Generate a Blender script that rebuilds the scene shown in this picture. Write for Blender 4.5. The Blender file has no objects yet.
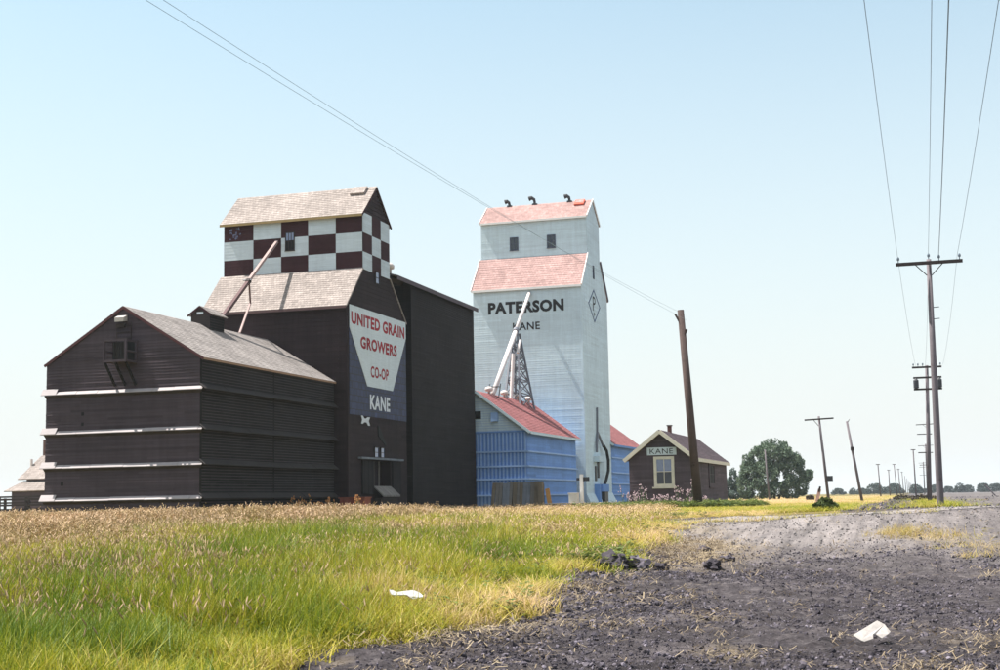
import bpy, bmesh, math, random
import numpy as np
from mathutils import Vector, Matrix
C = bpy.context.scene.collection
S = bpy.context.scene
rng = np.random.default_rng(7)
random.seed(7)

# ------------------------------------------------------------------ camera
F_PX, HX, HC, VPX, EYE = 1389.0, .0192, 499.9, 912.0, 1.6
ROLL = math.atan(HX)
PITCH = math.atan((HC - 335) * math.cos(ROLL) / F_PX)
YAW = math.atan((VPX - 500) / F_PX)
fwd = Vector((-math.sin(YAW) * math.cos(PITCH), math.cos(YAW) * math.cos(PITCH), math.sin(PITCH)))
rt = Vector((math.cos(YAW), math.sin(YAW), 0))
up = rt.cross(fwd)
r2 = rt * math.cos(ROLL) - up * math.sin(ROLL)
u2 = up * math.cos(ROLL) + rt * math.sin(ROLL)
cam = bpy.data.cameras.new('camera')
cam.sensor_width = 36.0
cam.lens = 36.0 * F_PX / 1000.0
cam.clip_start = .1
cam.clip_end = 9000
co = bpy.data.objects.new('camera', cam)
C.objects.link(co)
M = Matrix((r2, u2, -fwd)).transposed().to_4x4()
M.translation = Vector((0, 0, EYE))
co.matrix_world = M
S.camera = co

# ------------------------------------------------------------------ light
SUN = Vector((-.50, -.048, 1.0)).normalized()          # direction towards the sun
elev = math.asin(SUN.z)
azim = math.atan2(SUN.x, SUN.y)
W = bpy.data.worlds.new('World')
S.world = W
W.use_nodes = True
nt = W.node_tree
bg = nt.nodes['Background']
sky = nt.nodes.new('ShaderNodeTexSky')
sky.sky_type = 'NISHITA'
sky.sun_disc = False
sky.sun_elevation = elev
sky.sun_rotation = azim
sky.altitude = 250
sky.air_density = 1.0
sky.dust_density = 2.0
sky.ozone_density = 1.0
bg.inputs['Strength'].default_value = .12
# summer glare: the blue pales evenly towards the horizon, the same all round
tcn = nt.nodes.new('ShaderNodeTexCoord'); sxy = nt.nodes.new('ShaderNodeSeparateXYZ'); rmp = nt.nodes.new('ShaderNodeValToRGB')
nt.links.new(tcn.outputs['Generated'], sxy.inputs[0]); nt.links.new(sxy.outputs[2], rmp.inputs[0])
cr = rmp.color_ramp
for e_, (p_, c_) in zip([cr.elements[0], cr.elements[1], cr.elements.new(.2), cr.elements.new(.4), cr.elements.new(.08)], ((0, .95), (.8, .0), (.2, .58), (.4, .16), (.08, .84))):
    e_.position = p_; e_.color = (c_, c_, c_, 1)
tn_ = nt.nodes.new('ShaderNodeMix'); tn_.data_type = 'RGBA'; tn_.blend_type = 'MULTIPLY'; tn_.inputs[0].default_value = 1
tn_.inputs[7].default_value = (.86, .99, .83, 1)
mx_ = nt.nodes.new('ShaderNodeMix'); mx_.data_type = 'RGBA'; mx_.inputs[7].default_value = (3.52, 3.58, 3.62, 1)
nt.links.new(sky.outputs[0], tn_.inputs[6]); nt.links.new(tn_.outputs[2], mx_.inputs[6])
nt.links.new(rmp.outputs[0], mx_.inputs[0]); nt.links.new(mx_.outputs[2], bg.inputs['Color'])
sl = bpy.data.lights.new('sun', 'SUN')
sl.energy = 5.0
sl.angle = math.radians(.53)
sl.color = (1.0, .95, .87)
so = bpy.data.objects.new('sun', sl)
C.objects.link(so)
so.rotation_euler = (-SUN).to_track_quat('-Z', 'Y').to_euler()
so.location = (-40, -10, 90)
S.view_settings.view_transform = 'Standard'
S.view_settings.look = 'None'
S.view_settings.exposure = 1.1
S.view_settings.gamma = 1.0
HAZE = .00014
S.cycles.max_bounces = 6
S.cycles.volume_bounces = 1
S.cycles.transparent_max_bounces = 6

# ------------------------------------------------------------------ materials
class NT:
    def __init__(s, name):
        s.m = bpy.data.materials.new(name)
        s.m.use_nodes = True
        s.t = s.m.node_tree
        s.b = s.t.nodes['Principled BSDF']
        s.out = s.t.nodes['Material Output']
    def n(s, kind, **kw):
        o = s.t.nodes.new(kind)
        for k, v in kw.items():
            if k in o.inputs.keys(): o.inputs[k].default_value = v
            else: setattr(o, k, v)
        return o
    def l(s, a, b): s.t.links.new(a, b)
    def pos(s, scale=(1, 1, 1)):
        g = s.n('ShaderNodeNewGeometry')
        m = s.n('ShaderNodeMapping')
        m.inputs['Scale'].default_value = scale
        s.l(g.outputs['Position'], m.inputs['Vector'])
        return m.outputs[0]
    def noise(s, scale, detail=4, rough=.6, vec=None):
        o = s.n('ShaderNodeTexNoise')
        o.inputs['Scale'].default_value = scale
        o.inputs['Detail'].default_value = detail
        o.inputs['Roughness'].default_value = rough
        if vec is None: vec = s.pos()
        s.l(vec, o.inputs['Vector'])
        return o.outputs['Fac']
    def ramp(s, fac, stops):
        o = s.n('ShaderNodeValToRGB')
        cr = o.color_ramp
        while len(cr.elements) < len(stops): cr.elements.new(.5)
        for e, (p, c) in zip(cr.elements, stops):
            e.position = p
            e.color = (c[0], c[1], c[2], 1) if not isinstance(c, (int, float)) else (c, c, c, 1)
        s.l(fac, o.inputs[0])
        return o.outputs[0]
    def mix(s, fac, a, b, mode='MIX'):
        o = s.n('ShaderNodeMix')
        o.data_type = 'RGBA'
        o.blend_type = mode
        for inp, v in ((o.inputs[0], fac), (o.inputs[6], a), (o.inputs[7], b)):
            if isinstance(v, (int, float)): inp.default_value = v
            elif isinstance(v, tuple): inp.default_value = (v[0], v[1], v[2], 1)
            else: s.l(v, inp)
        return o.outputs[2]
    def bump(s, h, strength=.4, dist=.03):
        o = s.n('ShaderNodeBump')
        o.inputs['Strength'].default_value = strength
        o.inputs['Distance'].default_value = dist
        s.l(h, o.inputs['Height'])
        s.l(o.outputs[0], s.b.inputs['Normal'])
    def col(s, c, rough=.8, spec=.25):
        if isinstance(c, tuple): s.b.inputs['Base Color'].default_value = (c[0], c[1], c[2], 1)
        else: s.l(c, s.b.inputs['Base Color'])
        s.b.inputs['Roughness'].default_value = rough
        s.b.inputs['Specular IOR Level'].default_value = spec
        return s.m

def mul(c, k): return tuple(x * k for x in c)

def wood(name, c, fade=.25, streak=1.0, rough=.85, worn=None, wornamt=.0, spec=.2, wscale=(2.2, 2.2, 2.2)):
    """painted boards: broad fading, vertical weather streaks, fine grain, worn spots"""
    t = NT(name)
    a = t.ramp(t.noise(.35, 5, .65), [(.3, mul(c, 1 - fade)), (.7, mul(c, 1 + fade))])
    st = t.noise(1.0, 6, .7, t.pos((3.0, 3.0, .25)))
    a = t.mix(.55 * streak, a, t.ramp(st, [(.3, .55), (.62, 1.0), (.8, 1.25)]), 'MULTIPLY')
    g = t.noise(1.0, 3, .7, t.pos((1.2, 1.2, 22)))
    a = t.mix(.35, a, t.ramp(g, [(.25, .65), (.75, 1.2)]), 'MULTIPLY')
    ad = t.n('ShaderNodeMath', operation='ADD'); ad.inputs[1].default_value = 1.0
    ta = t.n('ShaderNodeAttribute'); ta.attribute_name = 'tone'; t.l(ta.outputs['Fac'], ad.inputs[0])
    a = t.mix(1.0, a, ad.outputs[0], 'MULTIPLY')
    if worn:
        w = t.ramp(t.noise(1.0, 6, .75, t.pos(wscale)), [(.62 - wornamt, 0.), (.72 - wornamt, 1.)])
        a = t.mix(w, a, worn)
    t.bump(g, .25, .01)
    return t.col(a, rough, spec)

def shingle(name, c, bw=.22, rh=.14, var=.25, axis='x', rough=.9):
    """roof shingle: joints and tone per shingle on top of the real lapped courses"""
    t = NT(name)
    g = t.n('ShaderNodeNewGeometry')
    sep = t.n('ShaderNodeSeparateXYZ')
    t.l(g.outputs['Position'], sep.inputs[0])
    cmb = t.n('ShaderNodeCombineXYZ')
    t.l(sep.outputs[0 if axis == 'x' else 1], cmb.inputs[0])
    t.l(sep.outputs[2], cmb.inputs[1])
    br = t.n('ShaderNodeTexBrick')
    br.inputs['Color1'].default_value = (*mul(c, 1 - var), 1)
    br.inputs['Color2'].default_value = (*mul(c, 1 + var), 1)
    br.inputs['Mortar'].default_value = (*mul(c, .5), 1)
    br.inputs['Scale'].default_value = 1
    br.inputs['Mortar Size'].default_value = .008
    br.inputs['Brick Width'].default_value = bw
    br.inputs['Row Height'].default_value = rh
    t.l(cmb.outputs[0], br.inputs['Vector'])
    a = t.mix(.8, br.outputs['Color'], t.ramp(t.noise(.5, 6, .7), [(.3, .72), (.7, 1.25)]), 'MULTIPLY')
    a = t.mix(.5, a, t.ramp(t.noise(6, 4, .7), [(.3, .7), (.7, 1.2)]), 'MULTIPLY')
    t.bump(br.outputs['Fac'], .3, .01)
    return t.col(a, rough, .15)

def plain(name, c, var=.2, sc=3.0, rough=.7, spec=.3, metal=0.0):
    t = NT(name)
    a = t.ramp(t.noise(sc, 5, .65), [(.3, mul(c, 1 - var)), (.7, mul(c, 1 + var))])
    t.b.inputs['Metallic'].default_value = metal
    return t.col(a, rough, spec)

M = {}
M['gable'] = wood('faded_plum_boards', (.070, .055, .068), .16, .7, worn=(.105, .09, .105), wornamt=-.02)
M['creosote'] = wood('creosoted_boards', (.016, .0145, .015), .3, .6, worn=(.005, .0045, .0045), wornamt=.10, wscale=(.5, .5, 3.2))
M['tallwall'] = wood('dark_brown_boards', (.020, .016, .018), .2, 1.0, worn=(.040, .033, .036), wornamt=-.01, wscale=(.4, .4, 2.6))
M['uggwall'] = wood('maroon_boards', (.031, .020, .023), .22, 1.0, worn=(.055, .040, .043), wornamt=-.01, wscale=(.5, .5, 2.6))
M['brown_check'] = wood('maroon_paint', (.048, .019, .024), .18, .6)
M['white_check'] = wood('weathered_white_paint', (.57, .65, .71), .06, .35, worn=(.38, .40, .42), wornamt=-.01, wscale=(1.6, 1.6, 2.6))
M['sign_white'] = wood('sign_white_paint', (.63, .70, .75), .05, .4, worn=(.47, .51, .56), wornamt=-.02, wscale=(1.2, 1.2, 2.2))
M['red_letter'] = wood('red_letter_paint', (.33, .04, .055), .2, .5, worn=(.5, .4, .42), wornamt=-.02)
M['white_letter'] = wood('white_letter_paint', (.66, .69, .75), .08, .4, worn=(.3, .31, .4), wornamt=-.02)
M['black_letter'] = plain('black_letter_paint', (.02, .02, .025), .15)
t = NT('blue_tin_sheets')
g = t.n('ShaderNodeNewGeometry'); sp = t.n('ShaderNodeSeparateXYZ'); cb = t.n('ShaderNodeCombineXYZ')
t.l(g.outputs['Position'], sp.inputs[0]); t.l(sp.outputs[1], cb.inputs[0]); t.l(sp.outputs[2], cb.inputs[1])
br = t.n('ShaderNodeTexBrick')
for k, v in (('Color1', (.013, .019, .062, 1)), ('Color2', (.028, .038, .118, 1)), ('Mortar', (.014, .013, .028, 1)), ('Scale', 1.), ('Mortar Size', .03), ('Brick Width', .52), ('Row Height', .43)): br.inputs[k].default_value = v
t.l(cb.outputs[0], br.inputs['Vector'])
a = t.mix(.8, br.outputs['Color'], t.ramp(t.noise(1.3, 5, .7), [(.32, .35), (.7, 1.35)]), 'MULTIPLY')
t.bump(br.outputs['Fac'], .5, .02)
M['blue_sheet'] = t.col(a, .6, .4)
M['roof_ugg'] = shingle('grey_wood_shingle', (.315, .272, .255), .2, .2, .16, 'x')
M['roof_annex'] = shingle('grey_wood_shingle_annex', (.285, .258, .25), .2, .16, .18, 'y')
M['roof_tall'] = shingle('grey_shingle_tall', (.22, .20, .22), .2, .05, .2, 'y')
M['mauve_edge'] = wood('mauve_grey_edge', (.11, .092, .11), .15, .4)
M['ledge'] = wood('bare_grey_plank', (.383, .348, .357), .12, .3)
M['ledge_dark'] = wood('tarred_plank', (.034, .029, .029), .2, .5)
M['paterson'] = wood('white_elevator_paint', (.60, .73, .81), .06, .5, worn=(.49, .58, .63), wornamt=-.02, wscale=(1.2, 1.2, .7), spec=.3)
M['red_roof_x'] = shingle('red_shingle_front', (.365, .24, .228), .3, .3, .12, 'x')
M['red_roof_y'] = shingle('red_shingle_side', (.29, .115, .12), .3, .12, .14, 'y')
M['white_trim'] = plain('white_trim_paint', (.8, .8, .8), .05)
M['blue_ann'] = wood('pale_blue_boards', (.165, .315, .66), .10, .35, spec=.3)
M['blue_stud'] = wood('pale_blue_studs', (.32, .48, .78), .08, .3, spec=.3)
M['station'] = wood('plum_station_boards', (.105, .078, .092), .16, .7)
M['cream'] = plain('cream_trim_paint', (.70, .64, .54), .1)
M['roof_stn'] = shingle('dark_plum_shingle', (.092, .068, .080), .25, .1, .25, 'y')
M['glass'] = plain('dark_window_glass', (.03, .035, .05), .2, 4, .12, .6)
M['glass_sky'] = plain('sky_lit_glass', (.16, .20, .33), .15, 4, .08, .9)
M['dark'] = plain('near_black', (.006, .006, .007), .2)
M['darkwood'] = wood('dark_timber', (.045, .036, .036), .3, .6)
M['pole'] = wood('weathered_pole', (.155, .135, .15), .25, .9, worn=(.08, .055, .055), wornamt=.02)
M['pole_dark'] = wood('old_brown_pole', (.085, .058, .054), .3, 1.0, worn=(.03, .02, .02), wornamt=.04)
M['steel'] = plain('galvanised_steel', (.13, .14, .175), .15, 2, .5, .5)
M['pale_pipe'] = plain('pale_painted_pipe', (.66, .60, .60), .12, 2, .5, .4)
M['wood_pipe'] = wood('bare_spout_wood', (.36, .27, .26), .12, .4)
M['brown_pipe'] = wood('brown_spout_wood', (.13, .082, .085), .12, .4)
M['rust'] = wood('rust_red_paint', (.23, .075, .055), .25, .8)
M['wire'] = plain('aged_copper_wire', (.22, .30, .38), .1, 2, .5)
M['insul'] = plain('glass_insulator', (.10, .13, .17), .1, 2, .15, .7)
M['black'] = plain('black_rubber', (.012, .012, .014), .2)
M['vent'] = plain('dark_vent_metal', (.04, .042, .05), .2, 3, .5)
M['vent_pale'] = plain('pale_vent_metal', (.62, .56, .54), .12, 3, .5)
M['grey_plank'] = wood('weathered_grey_plank', (.20, .185, .175), .3, 1.0)
M['grey_plank_blue'] = wood('weathered_bluish_plank', (.20, .22, .26), .3, 1.0)
M['brown_plank'] = wood('weathered_brown_plank', (.20, .165, .125), .3, 1.0)
M['orange_plank'] = wood('new_orange_plank', (.50, .27, .10), .2, .6)
M['paper'] = plain('white_paper', (.40, .40, .40), .18, 9, .8)
M['board_white'] = plain('white_scrap_board', (.40, .37, .355), .2, 14, .8)
M['brick'] = plain('chimney_brick', (.16, .07, .06), .25, 5)

# ------------------------------------------------------------------ mesh helpers
U = 1.0      # metres per drawing unit of the section being built
class MB:
    def __init__(s): s.v, s.f, s.tone = [], [], {}
    def quad(s, *p):
        i = len(s.v); s.v += [tuple(q) for q in p]; s.f.append(tuple(range(i, i + len(p)))); return s
    def box(s, x0, x1, y0, y1, z0, z1):
        i = len(s.v)
        s.v += [(x, y, z) for z in (z0, z1) for y in (y0, y1) for x in (x0, x1)]
        s.f += [tuple(i + k for k in q) for q in ((0, 2, 3, 1), (4, 5, 7, 6), (0, 1, 5, 4), (2, 6, 7, 3), (0, 4, 6, 2), (1, 3, 7, 5))]
        return s
    def beam(s, a, b, w, h=None, upv=(0, 0, 1)):
        a, b = Vector(a), Vector(b); h = h or w
        d = (b - a).normalized(); u = Vector(upv)
        if abs(d.dot(u)) > .98: u = Vector((0, 1, 0))
        x = d.cross(u).normalized() * w / 2; y = x.cross(d).normalized() * h / 2
        i = len(s.v)
        for p in (a, b): s.v += [tuple(p - x - y), tuple(p + x - y), tuple(p + x + y), tuple(p - x + y)]
        s.f += [tuple(i + k for k in q) for q in ((0, 3, 2, 1), (4, 5, 6, 7), (0, 1, 5, 4), (1, 2, 6, 5), (2, 3, 7, 6), (3, 0, 4, 7))]
        return s
    def tube(s, path, r, n=8, cap=True):
        path = [Vector(p) for p in path]
        rs = r if isinstance(r, (list, tuple)) else [r] * len(path)
        i0 = len(s.v); px = None
        for k, p in enumerate(path):
            d = (path[min(k + 1, len(path) - 1)] - path[max(k - 1, 0)]).normalized()
            if px is None:
                u = Vector((0, 0, 1)) if abs(d.z) < .9 else Vector((1, 0, 0))
                px = d.cross(u).normalized()
            px = (px - d * px.dot(d)).normalized(); py = d.cross(px)
            for j in range(n):
                a = 2 * math.pi * j / n
                s.v.append(tuple(p + (px * math.cos(a) + py * math.sin(a)) * rs[k]))
        for k in range(len(path) - 1):
            for j in range(n):
                a, b = i0 + k * n + j, i0 + k * n + (j + 1) % n
                s.f.append((a, b, b + n, a + n))
        if cap:
            s.f.append(tuple(i0 + j for j in reversed(range(n))))
            s.f.append(tuple(i0 + (len(path) - 1) * n + j for j in range(n)))
        return s
    def prism(s, poly, P, d0, d1):
        """poly: (s,z) outline; P(s,z,d) -> point; extruded from d0 to d1"""
        i = len(s.v); n = len(poly)
        for d in (d0, d1): s.v += [tuple(P(a, z, d)) for a, z in poly]
        s.f.append(tuple(i + k for k in range(n))); s.f.append(tuple(i + n + k for k in reversed(range(n))))
        for k in range(n):
            l = (k + 1) % n
            s.f.append((i + k, i + n + k, i + n + l, i + l))
        return s
    def lathe(s, c, prof, n=12):
        i = len(s.v)
        for r, z in prof:
            for j in range(n):
                a = 2 * math.pi * j / n
                s.v.append((c[0] + r * math.cos(a), c[1] + r * math.sin(a), c[2] + z))
        for k in range(len(prof) - 1):
            for j in range(n):
                a, b = i + k * n + j, i + k * n + (j + 1) % n
                s.f.append((a, b, b + n, a + n))
        s.f.append(tuple(i + (len(prof) - 1) * n + j for j in range(n)))
        s.f.append(tuple(i + j for j in reversed(range(n))))
        return s
    def laps(s, P, sl, sr, z0, z1, pitch, t=.018, holes=(), wob=0.0, L=4.2, gap=.045, tone=.11):
        """lapped boards from z0 to z1: bottom edges proud by t, a recessed joint above each, every board its own tone"""
        n = max(1, round((z1 - z0) / pitch)); h = (z1 - z0) / n; g = min(gap, h * .25)
        for k in range(n):
            a, b = z0 + k * h, z0 + (k + 1) * h - g
            spans = [(None, None)]
            for (h0, h1, hz0, hz1) in holes:
                if b > hz0 and a < hz1: spans = [(None, h0), (h1, None)]
            w = t * (1 + wob * random.uniform(-1, 1)); wb = t * .55
            for q0, q1 in spans:
                la, ra = (sl(a) if q0 is None else q0), (sr(a) if q1 is None else q1)
                lb, rb = (sl(b) if q0 is None else q0), (sr(b) if q1 is None else q1)
                if ra - la < .02 and rb - lb < .02: continue
                cuts = [0.0]; W_ = max(ra - la, .01); c = random.uniform(.2, 1) * L
                while c < W_ - .4: cuts.append(c / W_); c += L * random.uniform(.7, 1.3)
                cuts.append(1.0)
                for f0, f1 in zip(cuts[:-1], cuts[1:]):
                    e0 = f0 + (.006 / W_ if f0 > 0 else 0); e1 = f1 - (.006 / W_ if f1 < 1 else 0)
                    A, B_ = la + (ra - la) * e0, la + (ra - la) * e1
                    D, C_ = lb + (rb - lb) * e0, lb + (rb - lb) * e1
                    tn = random.gauss(0, tone)
                    i = len(s.f)
                    s.quad(P(A, a, w), P(B_, a, w), P(C_, b, wb), P(D, b, wb))
                    s.quad(P(A, a, .001), P(B_, a, .001), P(B_, a, w), P(A, a, w))
                    s.quad(P(D, b, wb), P(C_, b, wb), P(C_, b, .001), P(D, b, .001))
                    for q in range(i, len(s.f)): s.tone[q] = tn
        return s
    def tones(s, k):
        s.tone = {q: v * k for q, v in s.tone.items()}; return s
    def build(s, name, mat, parent=None, smooth=False, kind=None, loc=None):
        me = bpy.data.meshes.new(name)
        v = [(a * U, b * U, EYE + (c - EYE) * U) for a, b, c in s.v] if U != 1 else s.v
        if loc is not None: v = [(a - loc[0], b - loc[1], c - loc[2]) for a, b, c in v]
        me.from_pydata(v, [], s.f)
        me.materials.append(M[mat] if isinstance(mat, str) else mat)
        bm = bmesh.new(); bm.from_mesh(me)
        bmesh.ops.recalc_face_normals(bm, faces=bm.faces)
        bm.to_mesh(me); bm.free()
        if s.tone:
            at_ = me.attributes.new('tone', 'FLOAT', 'FACE')
            at_.data.foreach_set('value', [s.tone.get(k, 0.0) for k in range(len(s.f))])
        if smooth: me.polygons.foreach_set('use_smooth', [True] * len(me.polygons))
        o = bpy.data.objects.new(name, me)
        C.objects.link(o)
        if parent is not None:
            o.parent = parent
            # children are given in world space, the parents may be moved empties
            o.matrix_parent_inverse = parent_world(parent).inverted()
        if loc is not None: o.location = loc
        if kind: o['kind'] = kind
        return o

def parent_world(p):
    m = Matrix.Identity(4)
    while p is not None:
        loc = Matrix.Translation(p.location) @ p.rotation_euler.to_matrix().to_4x4() @ Matrix.Diagonal((*p.scale, 1))
        m = (p.matrix_parent_inverse @ loc if p.parent else loc) @ m
        p = p.parent
    return m

def tag(o, label, cat, group=None, kind=None):
    o['label'] = label; o['category'] = cat
    if group: o['group'] = group
    if kind: o['kind'] = kind
    return o
def thing(name, label, cat, loc, group=None):
    o = bpy.data.objects.new(name, None)
    o.empty_display_size = .5
    C.objects.link(o); o.location = (loc[0] * U, loc[1] * U, loc[2])
    return tag(o, label, cat, group)

PX = lambda X: (lambda s, z, d: (X + d, s, z))          # wall facing +X, s = Y
PY = lambda Y: (lambda s, z, d: (s, Y - d, z))          # wall facing -Y, s = X

def text_on(body, P, s0, s1, z0, z1, mat, parent, name='lettering', bold=0.0, d=.03):
    """flat printed lettering fitted to the rectangle s0..s1, z0..z1 on a wall"""
    cu = bpy.data.curves.new('lettering', 'FONT')
    cu.body = body; cu.size = 1; cu.offset = bold; cu.resolution_u = 3; cu.space_character = 1.08
    to = bpy.data.objects.new('lettering', cu)
    C.objects.link(to)
    dg = bpy.context.evaluated_depsgraph_get(); dg.update()
    me = bpy.data.meshes.new_from_object(to.evaluated_get(dg))
    bpy.data.objects.remove(to); bpy.data.curves.remove(cu)
    co_ = np.array([v.co[:] for v in me.vertices])
    mn, mx = co_.min(0), co_.max(0)
    for v in me.vertices:
        s = s0 + (v.co.x - mn[0]) / (mx[0] - mn[0]) * (s1 - s0)
        z = z0 + (v.co.y - mn[1]) / (mx[1] - mn[1]) * (z1 - z0)
        q = P(s, z, d); v.co = (q[0] * U, q[1] * U, EYE + (q[2] - EYE) * U)
    me.materials.clear(); me.materials.append(M[mat]); me.name = name
    o = bpy.data.objects.new(name, me); C.objects.link(o); o.parent = parent
    o.matrix_parent_inverse = parent_world(parent).inverted()
    return o

def window(P, s0, s1, z0, z1, parent, fmat, gmat='glass', fw=.12, nx=2, nz=2, d=.03, sill=True, gmat2=None):
    f = MB()
    out = d + .06
    def bar(a0, a1, b0, b1, o1=out):
        f.prism([(a0, b0), (a1, b0), (a1, b1), (a0, b1)], P, d, o1)
    bar(s0, s0 + fw, z0, z1); bar(s1 - fw, s1, z0, z1)
    bar(s0 + fw, s1 - fw, z1 - fw, z1); bar(s0 + fw, s1 - fw, z0, z0 + fw)
    if sill: bar(s0 - fw * .6, s1 + fw * .6, z0 - fw * .55, z0 - .002, out + .05)
    mw = .045
    for k in range(1, nx):
        c = s0 + fw + (s1 - s0 - 2 * fw) * k / nx
        bar(c - mw / 2, c + mw / 2, z0 + fw, z1 - fw, out - .02)
    for k in range(1, nz):
        c = z0 + fw + (z1 - z0 - 2 * fw) * k / nz
        bar(s0 + fw, s1 - fw, c - mw / 2, c + mw / 2, out - .017)
    fo = f.build('window', fmat, parent)
    w, h = (s1 - s0 - 2 * fw) / nx, (z1 - z0 - 2 * fw) / nz
    for i in range(nx):
        for k in range(nz):
            a, b = s0 + fw + i * w, z0 + fw + k * h
            gm = gmat2 if (gmat2 and k < nz / 2) else gmat
            MB().prism([(a, b), (a + w, b), (a + w, b + h), (a, b + h)], P, d - .02, d + .015).build('pane', gm, fo)
    return fo

def ramp1(pts):
    xs, ys = [p[0] for p in pts], [p[1] for p in pts]
    return lambda z: float(np.interp(z, xs, ys))

def slope_roof(pa, pb, pc, pd, pitch, mat, parent, thick=.10, name='roof', t=.02):
    """roof plane: pa,pb = eave ends, pc,pd = ridge ends (pd above pa); a slab with lapped courses"""
    pa, pb, pc, pd = map(Vector, (pa, pb, pc, pd))
    nrm = (pb - pa).cross(pd - pa).normalized()
    if nrm.z < 0: nrm = -nrm
    m = MB()
    L = (pd - pa).length; n = max(2, round(L / pitch))
    lo = -nrm * thick
    i = len(m.v)
    for p in (pa, pb, pc, pd): m.v.append(tuple(p))
    for p in (pa, pb, pc, pd): m.v.append(tuple(p + lo))
    m.f += [(0, 1, 2, 3), (7, 6, 5, 4), (0, 4, 5, 1), (1, 5, 6, 2), (2, 6, 7, 3), (3, 7, 4, 0)]
    for k in range(n):
        f0, f1 = k / n, (k + 1) / n
        a0, b0 = pa.lerp(pd, f0), pb.lerp(pc, f0); a1, b1 = pa.lerp(pd, f1), pb.lerp(pc, f1)
        w = nrm * t * random.uniform(.8, 1.2); e = nrm * .003
        m.quad(a0 + w, b0 + w, b1 + e, a1 + e); m.quad(a0 + e, b0 + e, b0 + w, a0 + w)
        m.quad(a0 + e, a0 + w, a1 + e); m.quad(b0 + w, b0 + e, b1 + e)
    return m.build(name, mat, parent)

# ------------------------------------------------------------------ terrain
PL = .8                                            # height of the railway plateau
cy, sy = math.cos(YAW), math.sin(YAW)
def ab(X, Y): return -sy * X + cy * Y, cy * X + sy * Y
def xy(a, b): return -sy * a + cy * b, cy * a + sy * b
def sst(e0, e1, x):
    t_ = np.clip((x - e0) / (e1 - e0), 0, 1); return t_ * t_ * (3 - 2 * t_)
def hash2(ix, iy, seed):
    n = (ix.astype(np.int64) * 374761393 + iy.astype(np.int64) * 668265263 + seed * 1442695041) & 0xffffffff
    n = ((n ^ (n >> 13)) * 1274126177) & 0xffffffff
    return ((n ^ (n >> 16)) & 0xffff) / 65535.0
def vnoise(x, y, seed=0):
    ix, iy = np.floor(x), np.floor(y); fx, fy = x - ix, y - iy
    fx, fy = fx * fx * (3 - 2 * fx), fy * fy * (3 - 2 * fy)
    h = lambda i, j: hash2(ix + i, iy + j, seed)
    return (h(0, 0) * (1 - fx) + h(1, 0) * fx) * (1 - fy) + (h(0, 1) * (1 - fx) + h(1, 1) * fx) * fy
def fbm(x, y, o=4, seed=0, gain=.5):
    s_, a_, n_ = 0, 1, 0
    for k in range(o):
        s_ = s_ + a_ * vnoise(x * 2 ** k, y * 2 ** k, seed + k); n_ += a_; a_ *= gain
    return s_ / n_
# grass edge in camera-footed ground axes: grass lies left of b = edge(a)
_ea = [-5, 10, 13, 14.85, 15.4, 16.5, 17.3, 18.9, 20.2, 22, 25, 28.5, 35, 41, 46, 50]
_eb = [-4, -3.4, -2.3, -1.95, -1.3, -.85, -.3, -.04, .15, .65, 1.04, 2.05, 3.5, 4.6, 5.6, 7]
def edge(a): return np.interp(a, _ea, _eb)
def zs(X, Y):
    a, b = ab(X, Y)
    crest = np.clip(.63 + (b - 5.3) * .029, .55, 1.0)
    zl = .8 * np.clip((a - 13) / 33, 0, 1)
    zr = crest * sst(24, 50, a)
    t_ = sst(-6, 5, b - (a - 14) * .08)
    near = zl * (1 - t_) + zr * t_
    far = sst(50, 78, a)
    return near * (1 - far) + PL * far
def grassmask(X, Y):
    """1 where grass grows, 0 on bare soil"""
    a, b = ab(X, Y)
    w = (fbm(X * .6, Y * .6, 3, 3) - .5) * (.5 + a * .035)
    near = 1 - sst(-.25, .35, (b - edge(a) + w) / (.6 + a * .012))
    farm = np.ones_like(a)
    farm = np.where((X > -3.6 + (fbm(Y * .1, X * 0, 2, 9) - .5) * 1.6) & (X < .2), 0, farm)        # track by the pole line
    farm = np.where(X >= .2, 0, farm)
    k = sst(50, 55, a)
    road = (a > 47.5 + 0 * b) & (a < 57) & (b > 5.2)
    m = near * (1 - k) + farm * k
    return np.where(road, 0, m)
def ground_z(X, Y):
    a, b = ab(X, Y)
    z = zs(X, Y)
    soil = (1 - grassmask(X, Y)) * (1 - sst(42, 50, a))
    z = z + soil * ((fbm(X * .35, Y * .35, 3, 11) - .5) * .16 + (fbm(X * 1.6, Y * 1.6, 4, 21, .6) - .5) * .09 + np.maximum(fbm(X * 5.5, Y * 5.5, 3, 31, .6) - .5, -.1) * .13)
    # little ridge of turned sods along the grass edge and ruts up the bank
    ed = np.abs(b - edge(a)); z = z + np.exp(-(ed / (.5)) ** 2) * .10 * sst(18, 24, a) * (1 - sst(40, 47, a)) * fbm(X * 1.8, Y * 1.8, 3, 5) * 1.6
    z = z + (fbm(X * .2, Y * .2, 2, 2) - .5) * .12 * (1 - sst(40, 50, a))
    z = z + ((fbm(b * .35, a * .25, 3, 301) - .5) * .16 + (fbm(X * 2.2, Y * .5, 3, 311) - .5) * .05) * sst(36, 46, a) * (1 - sst(55, 60, a)) * sst(4, 7, b)
    return z
def gz(x, y): return float(ground_z(np.array([x], float), np.array([y], float))[0])

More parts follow.
